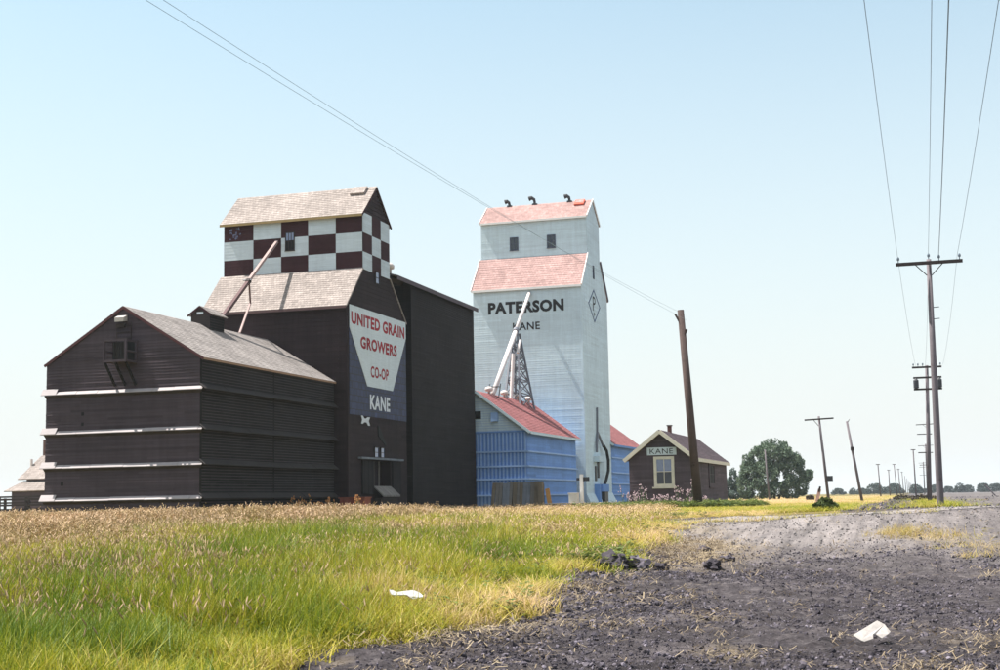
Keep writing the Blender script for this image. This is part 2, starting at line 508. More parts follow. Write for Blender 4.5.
def axis(parts):
    o = [np.arange(a, b, st) for a, b, st in parts]; return np.concatenate(o)
def geo(a, b, n): return a * (b / a) ** np.linspace(0, 1, n)
aa = [9.0]
while aa[-1] < 60: aa.append(aa[-1] + max(.05, .0042 * aa[-1]))
aa = np.concatenate([-geo(3200, 4, 14), [0, 4, 7], np.array(aa), geo(62, 3200, 44)])
bb0 = axis([(0, 12, .07), (12, 26, .16)])
bb = np.concatenate([-geo(3200, 26.5, 34), -bb0[::-1][:-1], bb0, geo(26.5, 3200, 34)])
bb = np.unique(np.round(bb, 4))
A, B = np.meshgrid(aa, bb, indexing='ij')
GX, GY = xy(A, B)
GZ = ground_z(GX, GY)
na, nb = A.shape
me = bpy.data.meshes.new('ground')
idx = np.arange(na * nb).reshape(na, nb)
faces = np.stack([idx[:-1, :-1], idx[1:, :-1], idx[1:, 1:], idx[:-1, 1:]], -1).reshape(-1, 4)
me.vertices.add(na * nb)
me.vertices.foreach_set('co', np.stack([GX, GY, GZ], -1).reshape(-1))
me.loops.add(faces.size); me.loops.foreach_set('vertex_index', faces.reshape(-1).astype(np.int32))
me.polygons.add(len(faces)); me.polygons.foreach_set('loop_start', np.arange(0, faces.size, 4, dtype=np.int32))
me.update(); me.validate()
GM = grassmask(GX, GY).reshape(-1)
at = me.attributes.new('grass', 'FLOAT', 'POINT'); at.data.foreach_set('value', GM.astype(np.float32))
# straw lying on the soil near the edge, and the drier pale bank below the road
ed = B - edge(A)
straw = np.exp(-((ed - .7) / (.55 + .02 * A)) ** 2) * sst(.47, .66, fbm(GX * .8, GY * .8, 3, 41)) * .7 * (1 - sst(46, 50, A))
PATCH = [(34, 4.0, 1.2, 1.7), (31, 3.2, .8, 1.4), (37, 5.0, 1.1, 1.5), (16.2, -.45, .45, .8), (22.5, 1.3, .4, .5), (14.4, 2.3, .3, .5), (37.5, 11.2, .8, .7), (33, 12.4, .8, .6), (15.0, 5.2, .35, .6), (18, 2.6, .3, .4), (26, 9.4, .5, .5), (13.4, 4.0, .3, .5)]
def patches(a, b):
    q = a * 0
    for a0, b0, r0, w0 in PATCH: q = np.maximum(q, w0 * np.exp(-((a - a0) / (r0 * 2.0)) ** 2 - ((b - b0) / r0) ** 2))
    return q
straw = np.clip(straw * .5 + patches(A, B) * sst(.34, .6, fbm(GX * 1.6, GY * 1.6, 3, 43)) * 1.2, 0, 1)
pale = sst(26, 41, A + (fbm(GX * .5, GY * .5, 3, 51) - .5) * 9) * (1 - sst(47, 52, A)) * (1 - .45 * sst(9, 17, B))
at = me.attributes.new('straw', 'FLOAT', 'POINT'); at.data.foreach_set('value', straw.reshape(-1).astype(np.float32))
at = me.attributes.new('pale', 'FLOAT', 'POINT'); at.data.foreach_set('value', pale.reshape(-1).astype(np.float32))
t = NT('ground_soil_and_turf')
def attr(t, n, typ='GEOMETRY'):
    o = t.n('ShaderNodeAttribute'); o.attribute_name = n; o.attribute_type = typ; return o.outputs['Fac']
n1 = t.noise(3.5, 8, .7); n2 = t.noise(24, 4, .7)
soil = t.ramp(n1, [(.28, (.027, .0235, .026)), (.5, (.067, .0585, .064)), (.72, (.16, .141, .147))])
soil = t.mix(.6, soil, t.ramp(n2, [(.3, .35), (.7, 1.75)]), 'MULTIPLY')
soil = t.mix(.6, soil, t.ramp(t.noise(.55, 4, .6), [(.35, .6), (.65, 1.3)]), 'MULTIPLY')
palec = t.ramp(t.noise(1.0, 6, .7, t.pos((2.2, .10, 1))), [(.32, (.11, .10, .102)), (.66, (.34, .305, .30))])
soil = t.mix(t.mix(.75, attr(t, 'pale'), t.ramp(t.noise(.9, 5, .7), [(.3, .45), (.6, 1.)]), 'MULTIPLY'), soil, palec)
strc = t.ramp(t.noise(9, 4, .7), [(.3, (.210, .161, .098)), (.7, (.385, .315, .217))])
soil = t.mix(attr(t, 'straw'), soil, strc)
turf = t.ramp(t.noise(.12, 6, .7), [(.35, (.097, .086, .022)), (.5, (.144, .115, .043)), (.65, (.216, .166, .079))])
a = t.mix(attr(t, 'grass'), soil, turf)
t.bump(t.noise(16, 8, .8), 1.0, .06)
M['ground'] = t.col(a, .95, .1)
me.materials.append(M['ground'])
me.polygons.foreach_set('use_smooth', [True] * len(me.polygons))
go = bpy.data.objects.new('ground', me); C.objects.link(go); go['kind'] = 'structure'

def sheet(name, A0, A1, fa, fb, lift, mat, n1=60, n2=10, abxy=True):
    """a strip laid on the ground between b=fa(a).. or in X,Y"""
    m = MB(); a_ = np.linspace(0, 1, n1)
    i = 0
    P = []
    for u in a_:
        for w in np.linspace(0, 1, n2):
            x, y = fa(u, w)
            P.append((x, y, gz(x, y) + lift))
    m.v = P
    for k in range(n1 - 1):
        for j in range(n2 - 1):
            q = k * n2 + j; m.f.append((q, q + 1, q + n2 + 1, q + n2))
    o = m.build(name, mat, None, True); o['kind'] = 'structure'
    return o

t = NT('gravel')
n1 = t.noise(2.0, 8, .7); n2 = t.noise(30, 4, .7)
a = t.ramp(n1, [(.3, (.18, .163, .163)), (.7, (.33, .30, .30))])
a = t.mix(.5, a, t.ramp(n2, [(.3, .7), (.7, 1.3)]), 'MULTIPLY')
a = t.mix(.8, a, t.ramp(t.noise(.7, 6, .75), [(.36, .5), (.62, 1.1)]), 'MULTIPLY')
t.bump(n2, .6, .03)
M['gravel'] = t.col(a, .95, .1)
def road_f(u, w):
    b = 6.2 + u * 75
    c = 52.0 + .6 * math.sin(b * .11) - max(0, 9 - b) * .5
    hw = 2.6 * min(1, .35 + (b - 6.2) * .2)
    return xy(c + (w - .5) * 2 * hw + .25 * math.sin(b * .9 + w * 7), b)
sheet('gravel_road', 0, 0, road_f, None, .012, 'gravel', 150, 14)

t = NT('track_soil')
n1 = t.noise(.9, 8, .7); n2 = t.noise(8, 5, .7)
a = t.ramp(n1, [(.3, (.054, .049, .054)), (.7, (.108, .097, .101))])
a = t.mix(.5, a, t.ramp(n2, [(.3, .6), (.7, 1.4)]), 'MULTIPLY')
t.bump(n2, .8, .08)
M['track'] = t.col(a, .95, .1)
sheet('dirt_track', 0, 0, lambda u, w: ((-3.5 + .5 * math.sin(u * 31)) * (1 - w) + w * (.55 + .2 * math.sin(u * 23)), 61 + u * u * 900), None, .006, 'track', 120, 6)
t = NT('ploughed_soil')
n1 = t.noise(1.0, 8, .7, t.pos((1.2, .06, 1)))
n2 = t.noise(.03, 4, .6)
a = t.ramp(n1, [(.3, (.064, .057, .060)), (.7, (.143, .126, .124))])
a = t.mix(.7, a, t.ramp(n2, [(.35, .75), (.65, 1.3)]), 'MULTIPLY')
t.bump(n1, .7, .15)
M['plough'] = t.col(a, .95, .1)
sheet('ploughed_field', 0, 0, lambda u, w: (1.6 + 300 * w ** 2, 72 + 1500 * u * u), None, .006, 'plough', 60, 30)

# ------------------------------------------------------------------ UNITED GRAIN GROWERS elevator
U = .87
EX0, EX1, EY0, EY1 = -49.0, -37.83, 89.8, 101.45
CY0, CY1, ZE, ZC0, ZC1, ZR = 92.75, 98.1, 15.55, 18.45, 22.72, 25.05
YM = (CY0 + CY1) / 2
ugg = thing('grain_elevator', 'tall dark grain elevator with maroon and white checkered top and white sign panel', 'grain elevator', ((EX0 + EX1) / 2, (EY0 + EY1) / 2, PL))
prof = [(EY0, PL - .6), (EY1, PL - .6), (EY1, ZE), (CY1, ZC0), (CY1, ZC1), (YM, ZR), (CY0, ZC1), (CY0, ZC0), (EY0, ZE)]
MB().prism(prof, lambda s, z, d: (d, s, z), EX0, EX1 - .7).build('wall', 'uggwall', ugg)
# track wall: built in four pieces round the driveway opening
P = PX(EX1)
DY0, DY1, DZ0, DZ1 = 94.4, 97.95, 2.75, 4.6
m = MB()
m.box(EX1 - .69, EX1, EY0, DY0, PL - .6, ZE).box(EX1 - .69, EX1, DY1, EY1, PL - .6, ZE)
m.box(EX1 - .69, EX1, DY0, DY1, DZ1, ZE).box(EX1 - .69, EX1, DY0, DY1, PL - .6, DZ0)
m.prism([(EY0, ZE), (EY1, ZE), (CY1, ZC0), (CY1, ZC1), (YM, ZR), (CY0, ZC1), (CY0, ZC0)], P, -.69, 0)
m.build('driveway_wall', 'uggwall', ugg)
sl = ramp1([(PL, EY0), (ZE, EY0), (ZC0, CY0), (ZC1, CY0), (ZR, YM)]); sr = ramp1([(PL, EY1), (ZE, EY1), (ZC0, CY1), (ZC1, CY1), (ZR, YM)])
MB().laps(P, sl, sr, PL, ZR - .05, .30, .02, [(DY0, DY1, DZ0, DZ1)], .3).build('siding', 'uggwall', ugg, kind='stuff')
m = MB().laps(PY(EY0), lambda z: EX0, lambda z: EX1, PL, ZE, .30, .02, wob=.3)
m.laps(PY(CY0), lambda z: EX0, lambda z: EX1, ZC0, ZC1, .30, .016)
m.build('siding', 'uggwall', ugg, kind='stuff')
# corner boards
m = MB().box(EX1 - .14, EX1 + .03, EY0 - .03, EY0 + .002, PL, ZE).box(EX1 + .004, EX1 + .032, EY0 + .002, EY0 + .15, PL, ZE)
m.build('corner_board', 'uggwall', ugg)
# checker board
cx = [-48.98, -46.57, -44.30, -42.12, -39.92, EX1]
cz = [ZC0 + .02, 19.78, 21.2, ZC1 - .03]
cyy = [CY0, CY0 + (CY1 - CY0) / 3, CY0 + (CY1 - CY0) * 2 / 3, CY1]
for i in range(5):
    for k in range(3):
        wht = (i + k) % 2 == 1
        m = MB(); Q = PY(CY0)
        e = .004
        m.laps(lambda s, z, d: Q(s, z, d + .018), lambda z: cx[i] + e, lambda z: cx[i + 1] - e, cz[k] + e, cz[k + 1] - e, .235, .013, gap=.014)
        m.prism([(cx[i] + e, cz[k] + e), (cx[i + 1] - e, cz[k] + e), (cx[i + 1] - e, cz[k + 1] - e), (cx[i] + e, cz[k + 1] - e)], Q, .0, .019)
        m.tones(.35).build('checker_panel', 'white_check' if wht else 'brown_check', ugg)
for i in range(3):
    for k in range(3):
        wht = (i + k) % 2 == 0
        m = MB(); Q = PX(EX1); e = .004
        m.laps(lambda s, z, d: Q(s, z, d + .024), lambda z: cyy[i] + e, lambda z: cyy[i + 1] - e, cz[k] + e, cz[k + 1] - e, .235, .013, gap=.014)
        m.prism([(cyy[i] + e, cz[k] + e), (cyy[i + 1] - e, cz[k] + e), (cyy[i + 1] - e, cz[k + 1] - e), (cyy[i] + e, cz[k + 1] - e)], Q, .0, .025)
        m.tones(.35).build('checker_panel', 'white_check' if wht else 'brown_check', ugg)
# flaked patch of paint on the first dark check
random.seed(3)
m = MB()
for k in range(26):
    x, z = -48.6 + random.random() * .9, 21.35 + random.random() * .75
    w, h = random.uniform(.03, .16), random.uniform(.04, .2)
    m.quad((x, CY0 - .038, z), (x + w, CY0 - .038, z + random.uniform(-.03, .03)), (x + w * .8, CY0 - .038, z + h), (x - .02, CY0 - .038, z + h * .8))
m.build('flaked_paint', plain('flaked_blue_grey_paint', (.16, .18, .30), .2), ugg, kind='stuff')
window(PY(CY0), -43.95, -43.2, 20.2, 21.6, ugg, 'darkwood', 'dark', .06, 3, 2, .035, True)
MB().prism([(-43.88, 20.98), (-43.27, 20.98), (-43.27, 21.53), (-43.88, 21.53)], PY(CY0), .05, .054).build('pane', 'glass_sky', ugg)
window(PX(EX1), 95.05, 95.9, 17.7, 18.7, ugg, 'darkwood', 'glass_sky', .09, 1, 2, .045, False)
# roofs
R_ = 'roof_ugg'
slope_roof((EX0 - .22, CY0 - .32, ZC1 - .22), (EX1 + .12, CY0 - .32, ZC1 - .22), (EX1 + .12, YM, ZR + .10), (EX0 - .22, YM, ZR + .10), .26, R_, ugg)
slope_roof((EX1 + .12, CY1 + .30, ZC1 - .20), (EX0 - .22, CY1 + .30, ZC1 - .20), (EX0 - .22, YM + .002, ZR + .10), (EX1 + .12, YM + .002, ZR + .10), .26, R_, ugg)
slope_roof((EX0 - .22, EY0 - .34, ZE - .18), (EX1 + .08, EY0 - .34, ZE - .18), (EX1 + .08, CY0 - .05, ZC0 + .12), (EX0 - .22, CY0 - .05, ZC0 + .12), .26, R_, ugg)
slope_roof((EX1 + .08, EY1 + .2, ZE - .08), (EX0 - .22, EY1 + .2, ZE - .08), (EX0 - .22, CY1 + .05, ZC0 + .12), (EX1 + .08, CY1 + .05, ZC0 + .12), .26, R_, ugg)
# eave boards and gable trim
MB().box(EX0 - .21, EX1 + .11, CY0 - .36, CY0 - .32, ZC1 - .40, ZC1 - .23).build('eave_board', wood('ochre_eave', (.33, .24, .12), .15, .4), ugg)
MB().box(EX0 - .21, EX1 + .07, EY0 - .38, EY0 - .34, ZE - .36, ZE - .19).build('eave_board', 'brown_pipe', ugg)
m = MB()
m.beam((EX1 + .10, CY0 - .30, ZC1 - .32), (EX1 + .10, YM, ZR - .06), .06, .16).beam((EX1 + .105, CY1 + .28, ZC1 - .30), (EX1 + .105, YM, ZR - .06), .06, .16)
m.build('rake_board', 'brown_check', ugg)
# roof hatch
hn = Vector((0, -.86, .99)).normalized()
hp = lambda x, f: Vector((x, (CY0 - .4) * (1 - f) + YM * f, (ZC1 - .3) * (1 - f) + (ZR + .1) * f))
MB().beam(hp(-38.95, .72) + hn * .12, hp(-38.95, .95) + hn * .12, 1.15, .16, hn).build('roof_hatch', 'roof_ugg', ugg)
# sign and lettering on the track wall
P = PX(EX1)
MB().prism([(90.05, 7.78), (101.4, 7.78), (101.4, 15.5), (90.05, 15.5)], P, .022, .05).build('tin_sheeting', 'blue_sheet', ugg)
sg = MB().prism([(90.07, 15.53), (101.36, 15.53), (101.36, 14.25), (98.44, 9.95), (93.34, 9.95), (90.07, 13.9)], P, .05, .075).build('sign_panel', 'sign_white', ugg)
text_on('UNITED GRAIN', P, 90.36, 101.05, 14.18, 15.1, 'red_letter', sg, bold=.042, d=.083)
text_on('GROWERS', P, 92.05, 99.35, 12.6, 13.5, 'red_letter', sg, bold=.042, d=.083)
text_on('CO-OP', P, 93.95, 97.55, 10.65, 11.5, 'red_letter', sg, bold=.03, d=.083)
text_on('KANE', P, 93.85, 97.85, 8.32, 9.4, 'white_letter', ugg, bold=.035, d=.056)
wm = [(92.2, 7.78), (92.5, 7.78), (92.75, 7.6), (93.15, 7.6), (93.4, 7.72), (93.85, 7.72), (93.6, 7.45), (93.85, 7.12), (93.5, 7.1), (93.2, 7.32), (92.75, 7.32), (92.5, 7.2), (92.2, 7.2), (92.38, 7.48)]
MB().prism(wm, P, .022, .045).build('painted_mark', 'white_letter', ugg)
# driveway: windows, canopy, sliding doors, ramp
window(P, 94.62, 95.48, 4.83, 5.62, ugg, 'darkwood', 'glass_sky', .06, 1, 2, .03, False)
window(P, 95.85, 96.66, 4.83, 5.62, ugg, 'darkwood', 'glass_sky', .06, 1, 2, .03, False)
MB().prism([(95.35, 7.2), (95.55, 7.2), (97.15, 5.75), (96.75, 5.8), (95.4, 6.45)], P, .03, .07).build('dark_triangle', 'dark', ugg)  # flat near-black triangle on the wall above the driveway
m = MB(); m.box(EX1 + .022, EX1 + .30, 91.6, 100.05, 4.68, 4.82); m.build('canopy', 'grey_plank_blue', ugg)
for (y0, y1) in ((92.2, 94.3), (98.15, 99.95)):
    d = MB().box(EX1 + .03, EX1 + .12, y0, y1, 2.2, 4.6).build('sliding_door', 'tallwall', ugg)
    n = 6
    for k in range(n):
        a, b = y0 + (y1 - y0) * k / n, y0 + (y1 - y0) * (k + 1) / n
        MB().box(EX1 + .12, EX1 + .135 + .008 * (k % 2), a + .01, b - .01, 2.22, 4.58).build('plank', 'tallwall', d)
rp = bpy.data.objects.new('ramp', None); C.objects.link(rp); rp.parent = ugg; rp.location = (0, 0, 0); rp.matrix_parent_inverse = parent_world(ugg).inverted()
for k in range(5):
    a = 94.5 + k * .7
    MB().prism([(0, 2.78), (.75, 2.1), (.75, 1.98), (0, 2.66)], lambda s, z, d: (EX1 + .03 + s, d, z), a + .02, a + .66).build('plank', 'grey_plank', rp)
MB().box(EX1 + .05, EX1 + .6, 94.6, 97.9, PL - .3, 1.92).build('ramp_base', 'darkwood', ugg)
m = MB()
m.tube([(EX1 - .3, 95.3, 2.75), (EX1 - .3, 95.3, 4.6)], .05, 6); m.tube([(EX1 - .25, 96.2, 2.75), (EX1 - .25, 96.25, 4.6)], .05, 6)
m.build('door_post', 'grey_plank', ugg)

# ------------------------------------------------------------------ tall annex behind it
TY0, TY1, TZ = 102.55, 118.9, 18.9
TX0, TX1 = -48.6, -37.75
tal = thing('grain_annex', 'tall plain dark brown board annex standing behind the checkered elevator', 'grain annex', ((TX0 + TX1) / 2, (TY0 + TY1) / 2, PL))
TXM = (TX0 + TX1) / 2
prof = [(TX0, PL - .5), (TX1, PL - .5), (TX1, TZ), (TXM, TZ + 1.45), (TX0, TZ)]
MB().prism(prof, lambda s, z, d: (s, d, z), TY0, TY1).build('wall', 'tallwall', tal)
MB().laps(PX(TX1), lambda z: TY0, lambda z: TY1, PL, TZ, .17, .02, wob=.4).build('siding', 'tallwall', tal, kind='stuff')
MB().laps(PY(TY0), lambda z: TX0, lambda z: TX1, PL, TZ, .17, .02, wob=.4).build('siding', 'tallwall', tal, kind='stuff')
MB().box(TX1 + .003, TX1 + .035, TY0 - .03, TY0 + .13, PL, TZ).build('corner_board', 'tallwall', tal)
# recessed link between the two buildings, wall near-black to paint in the recess shade
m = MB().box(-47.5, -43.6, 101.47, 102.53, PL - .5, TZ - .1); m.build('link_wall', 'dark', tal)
m = MB()
for k in range(9): m.box(-43.6, -39.45, 101.5, 102.5, 1.6 + k * .62, 1.72 + k * .62)
m.build('link_ledges', 'darkwood', tal, kind='stuff')
slope_roof((TX1 + .35, TY0 - 4.0, TZ - .03), (TX1 + .35, TY1 + .3, TZ - .03), (TXM, TY1 + .3, TZ + 1.52), (TXM, TY0 - 4.0, TZ + 1.52), .3, 'roof_tall', tal)
slope_roof((TX0 - .35, TY0 - 4.0, TZ - .03), (TX0 - .35, TY1 + .3, TZ - .03), (TXM - .003, TY1 + .3, TZ + 1.52), (TXM - .003, TY0 - 4.0, TZ + 1.52), .3, 'roof_tall', tal)
MB().box(TX1 + .35, TX1 + .39, TY0 - 3.95, TY1 + .28, TZ - .36, TZ - .02).build('eave_board', 'mauve_edge', tal)
MB().lathe((TX1 - .45, 98.95, TZ + .05), [(.22, 0), (.22, .45), (.42, .5), (.45, .75), (.25, .95), (.06, 1.0)], 12).build('roof_vent', 'vent_pale', tal, True)
MB().prism([(TX0 + .4, TZ - .4), (TX1 - .4, TZ - .4), (TX1 - .1, TZ - .1), (TXM, TZ + 1.3), (TX0 + .1, TZ - .1)], lambda s, z, d: (s, d, z), 99.0, 101.46).build('link_gable', 'darkwood', tal)

# ------------------------------------------------------------------ low ledged annex in front
AX0, AX1, AY0, AY1, AZ, AR = -49.0, -38.78, 70.8, 89.6, 10.05, 13.2
AXM = (AX0 + AX1) / 2
ann = thing('grain_annex', 'low dark gabled annex with four pale horizontal ledges and a hoist platform under the peak', 'grain annex', (AXM, (AY0 + AY1) / 2, PL))
ann2 = MB().prism([(AX0, PL - .6), (AX1, PL - .6), (AX1, AZ), (AXM, AR), (AX0, AZ)], lambda s, z, d: (s, d, z), AY0, AY1).build('wall', 'gable', ann)
lv = [PL, 2.02, 3.93, 5.92, 8.22]
sl = ramp1([(AZ, AX0), (AR, AXM)]); sr = ramp1([(AZ, AX1), (AR, AXM)])
MB().laps(PY(AY0), sl, sr, PL, AR - .02, .168, .022, wob=.4).build('siding', 'gable', ann, kind='stuff')
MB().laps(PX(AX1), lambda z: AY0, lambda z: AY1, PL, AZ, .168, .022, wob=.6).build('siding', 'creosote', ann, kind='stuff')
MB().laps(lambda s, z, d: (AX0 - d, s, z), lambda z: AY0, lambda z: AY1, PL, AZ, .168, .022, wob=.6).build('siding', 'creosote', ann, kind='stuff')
MB().box(AX1 - .10, AX1 + .028, AY0 - .032, AY0 - .004, PL, AZ).build('corner_board', 'creosote', ann)
MB().box(AX1 + .004, AX1 + .034, 80.0, 80.12, PL, AZ).build('corner_board', 'creosote', ann)
for i, z in enumerate(lv[1:]):
    # gable ledge: sloped planks, slight gaps, overhanging at the far corner
    le = bpy.data.objects.new('ledge', None); C.objects.link(le); le.parent = ann; le.location = (0, 0, 0); le.matrix_parent_inverse = parent_world(ann).inverted()
    x = AX0 - .2
    random.seed(20 + i)
    while x < AX1 + .12:
        w = random.uniform(1.3, 2.4); x1 = min(x + w, AX1 + .14)
        dz = random.uniform(-.012, .012); ov = .22 + random.uniform(-.015, .015)
        MB().prism([(0, z + .18 + dz), (ov, z + dz), (ov, z - .035 + dz), (0, z + .14 + dz)], lambda s, q, d: (d, AY0 - .02 - s, q), x + .008, x1 - .008).build('plank', 'ledge', le)
        x = x1
    MB().prism([(0, z + .12), (.17, z - .05), (0, z - .2)], lambda s, q, d: (d, AY0 - .021 - s, q), AX0 - .02, AX1 + .02).build('ledge_bracket', 'darkwood', le)
    MB().prism([(0, z + .36), (.235, z + .01), (.235, z - .03), (0, z + .31)], lambda s, q, d: (d, AY0 - .03 - s, q), AX0 - .22, AX0 + .8).build('flashing', 'ledge', le)
    # the same ledge along the side, tarred
    lo = bpy.data.objects.new('ledge', None); C.objects.link(lo); lo.parent = ann; lo.location = (0, 0, 0); lo.matrix_parent_inverse = parent_world(ann).inverted()
    y = AY0 - .38
    while y < AY1:
        y1 = min(y + random.uniform(2.0, 3.6), AY1)
        dz = random.uniform(-.02, .02)
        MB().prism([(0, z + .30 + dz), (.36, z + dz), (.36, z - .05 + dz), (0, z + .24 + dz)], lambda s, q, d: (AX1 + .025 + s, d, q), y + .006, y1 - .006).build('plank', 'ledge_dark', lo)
        y = y1
slope_roof((AX1 + .16, AY0 - .11, AZ - .04), (AX1 + .16, AY1, AZ - .04), (AXM, AY1, AR + .07), (AXM, AY0 - .11, AR + .07), .24, 'roof_annex', ann)
slope_roof((AX0 - .12, AY0 - .11, AZ - .02), (AX0 - .12, AY1, AZ - .02), (AXM - .003, AY1, AR + .07), (AXM - .003, AY0 - .11, AR + .07), .24, 'roof_annex', ann)
MB().box(AX1 + .16, AX1 + .19, AY0 - .10, AY1, AZ - .17, AZ - .05).build('eave_board', wood('pale_brown_eave', (.33, .21, .15), .15, .4), ann)
m = MB().beam((AX0 - .12, AY0 - .09, AZ - .10), (AXM, AY0 - .09, AR - .02), .05, .15).beam((AX1 + .15, AY0 - .095, AZ - .12), (AXM, AY0 - .095, AR - .02), .05, .15)
m.build('rake_board', wood('dark_red_rake', (.10, .045, .05), .2, .5), ann)
# white lamp box at the peak
lb = MB().prism([(0, 12.72), (.42, 12.55), (.42, 12.30), (0, 12.36)], lambda s, z, d: (d, AY0 - .03 - s, z), -44.22, -43.62).build('hoist_hood', 'board_white', ann)
m = MB().box(-44.3, -43.75, AY0 - .18, AY0 - .03, 12.0, 12.22); m.build('hoist_block', 'darkwood', ann)
# ladder from the hoist to the platform
m = MB()
for x in (-44.3, -43.35): m.tube([(x, AY0 - .07, 10.0), (x, AY0 - .07, 12.3)], .025, 6)
for k in range(6): m.box(-44.3, -43.35, AY0 - .09, AY0 - .05, 10.3 + k * .35, 10.34 + k * .35)
m.build('ladder', 'darkwood', ann)
pf = bpy.data.objects.new('hoist_platform', None); C.objects.link(pf); pf.parent = ann; pf.location = (0, 0, 0); pf.matrix_parent_inverse = parent_world(ann).inverted()
px0, px1, py0 = -44.45, -42.93, AY0 - 1.25
m = MB()
for x in (px0 + .06, px1 - .06):
    m.box(x - .06, x + .06, py0, py0 + .12, 10.0, 11.2)
    m.box(x - .06, x + .06, AY0 - .16, AY0 - .04, 10.0, 11.2)
    m.box(x - .05, x + .05, py0 + .12, AY0 - .16, 11.06, 11.18)
    m.box(x - .05, x + .05, py0 + .12, AY0 - .16, 10.45, 10.55)
m.box(px0 + .12, px1 - .12, py0 + .01, py0 + .11, 11.07, 11.19).build('guard_frame', 'gable', pf)
MB().box(px0, px1, py0, AY0 - .03, 9.86, 9.995).build('platform_floor', 'gable', pf)
for k in range(6): MB().box(-44.0 + k * .16, -43.86 + k * .16, py0 + .3, py0 + .34, 10.0, 11.05).build('plank', 'creosote', pf)  # planks and braces: the platform's deep shadow put into a near-black tone
for x in (px0 + .08, (px0 + px1) / 2, px1 - .08):
    MB().beam((x, py0 + .1, 9.86), (x, AY0 - .06, 8.6), .10, .12).build('brace', 'creosote', pf)
MB().box(px0 + .12, px1 - .12, AY0 - .10, AY0 - .04, 10.0, 11.15).build('shade_panel', 'dark', pf)  # backing panel against the wall, painted near-black as the platform's inner shadow
# small vent holes
for (x, z) in ((-46.6, 6.95), (-46.6, 6.35), (-47.9, 2.9)):
    MB().box(x, x + .17, AY0 - .035, AY0 - .02, z, z + .2).build('vent_hole', 'dark', ann)
# ridge vent house
vh = bpy.data.objects.new('vent_house', None); C.objects.link(vh); vh.parent = ann; vh.location = (0, 0, 0); vh.matrix_parent_inverse = parent_world(ann).inverted()
vx0, vx1, vy0, vy1, vz = AXM - .68, AXM + .68, 79.9, 81.8, 13.95
MB().prism([(vx0, 12.55), (vx1, 12.55), (vx1, vz), (AXM, vz + .45), (vx0, vz)], lambda s, z, d: (s, d, z), vy0, vy1).build('wall', 'darkwood', vh)
MB().laps(PX(vx1), lambda z: vy0, lambda z: vy1, 12.6, vz, .16, .018).build('siding', 'creosote', vh, kind='stuff')
slope_roof((vx1 + .2, vy0 - .15, vz - .1), (vx1 + .2, vy1 + .15, vz - .1), (AXM, vy1 + .15, vz + .50), (AXM, vy0 - .15, vz + .50), .2, 'roof_annex', vh, .06)
slope_roof((vx0 - .2, vy0 - .15, vz - .1), (vx0 - .2, vy1 + .15, vz - .1), (AXM - .003, vy1 + .15, vz + .50), (AXM - .003, vy0 - .15, vz + .50), .2, 'roof_annex', vh, .06)
m = MB().beam((vx1 + .18, vy0 - .14, vz - .15), (AXM, vy0 - .14, vz + .42), .04, .1).beam((vx0 - .18, vy0 - .14, vz - .15), (AXM, vy0 - .145, vz + .42), .04, .1)
m.build('rake_board', 'brown_check', vh)
MB().box(AXM - .25, AXM + .2, vy0 - .03, vy0 - .01, vz - .05, vz + .1).build('louvre', 'sign_white', vh)

# wooden grain spout from the ridge to the checkered cupola
spo = thing('grain_spout', 'long diagonal wooden spout running from the annex ridge up to the checkered cupola', 'grain spout', (-43.9, 82.7, 13.2))
p0, p1 = Vector((-43.85, 82.6, 13.9)), Vector((-44.6, 92.65, 20.95))
pm = p0.lerp(p1, .46)
MB().beam(p0, pm, .23, .23).build('lower_spout', 'brown_pipe', spo)
MB().beam(pm + Vector((0, 0, .02)), p1, .20, .20).build('upper_spout', 'wood_pipe', spo)
MB().beam(pm - (p1 - p0).normalized() * .2, pm + (p1 - p0).normalized() * .2, .30, .30).build('collar', 'darkwood', spo)
MB().beam(pm + Vector((.05, .05, -.15)), (-45.1, EY0 - .45, ZE + .35), .12).build('brace', 'brown_pipe', spo)
MB().beam((-45.1, EY0 - .45, ZE + .40), (-43.87, 85.3, 13.25), .13).build('brace', 'wood_pipe', spo)
MB().tube([pm + Vector((-.4, 0, .1)), pm + Vector((.25, 0, .1))], .05, 6).build('cross_bolt', 'steel', spo)

U = 1.0
# ------------------------------------------------------------------ PATERSON elevator
QX0, QX1, QY0, QY1 = -39.68, -29.1, 125.0, 136.2
QC0, QC1, QZE, QZ0, QZ1, QZR = 127.9, 133.3, 21.5, 24.75, 28.55, 30.5
QM = (QC0 + QC1) / 2
pat = thing('grain_elevator', 'tall white grain elevator with pinkish red roofs lettered PATERSON and KANE', 'grain elevator', ((QX0 + QX1) / 2, (QY0 + QY1) / 2, PL))
prof = [(QY0, PL - .5), (QY1, PL - .5), (QY1, QZE), (QC1, QZ0), (QC1, QZ1), (QM, QZR), (QC0, QZ1), (QC0, QZ0), (QY0, QZE)]
MB().prism(prof, lambda s, z, d: (d, s, z), QX0, QX1).build('wall', 'paterson', pat)
sl = ramp1([(PL, QY0), (QZE, QY0), (QZ0, QC0), (QZ1, QC0), (QZR, QM)]); sr = ramp1([(PL, QY1), (QZE, QY1), (QZ0, QC1), (QZ1, QC1), (QZR, QM)])
MB().laps(PX(QX1), sl, sr, 1.9, QZR - .05, .21, .008, wob=.4, gap=.018).tones(.3).build('siding', 'paterson', pat, kind='stuff')
m = MB().laps(PY(QY0), lambda z: QX0, lambda z: QX1, PL, QZE, .21, .008, wob=.4, gap=.018)
m.laps(PY(QC0), lambda z: QX0, lambda z: QX1, QZ0, QZ1, .21, .008, wob=.4, gap=.018)
m.tones(.3).build('siding', 'paterson', pat, kind='stuff')
MB().box(QX1 - .12, QX1 + .026, QY0 - .026, QY0 - .004, PL, QZE).build('corner_board', 'paterson', pat)
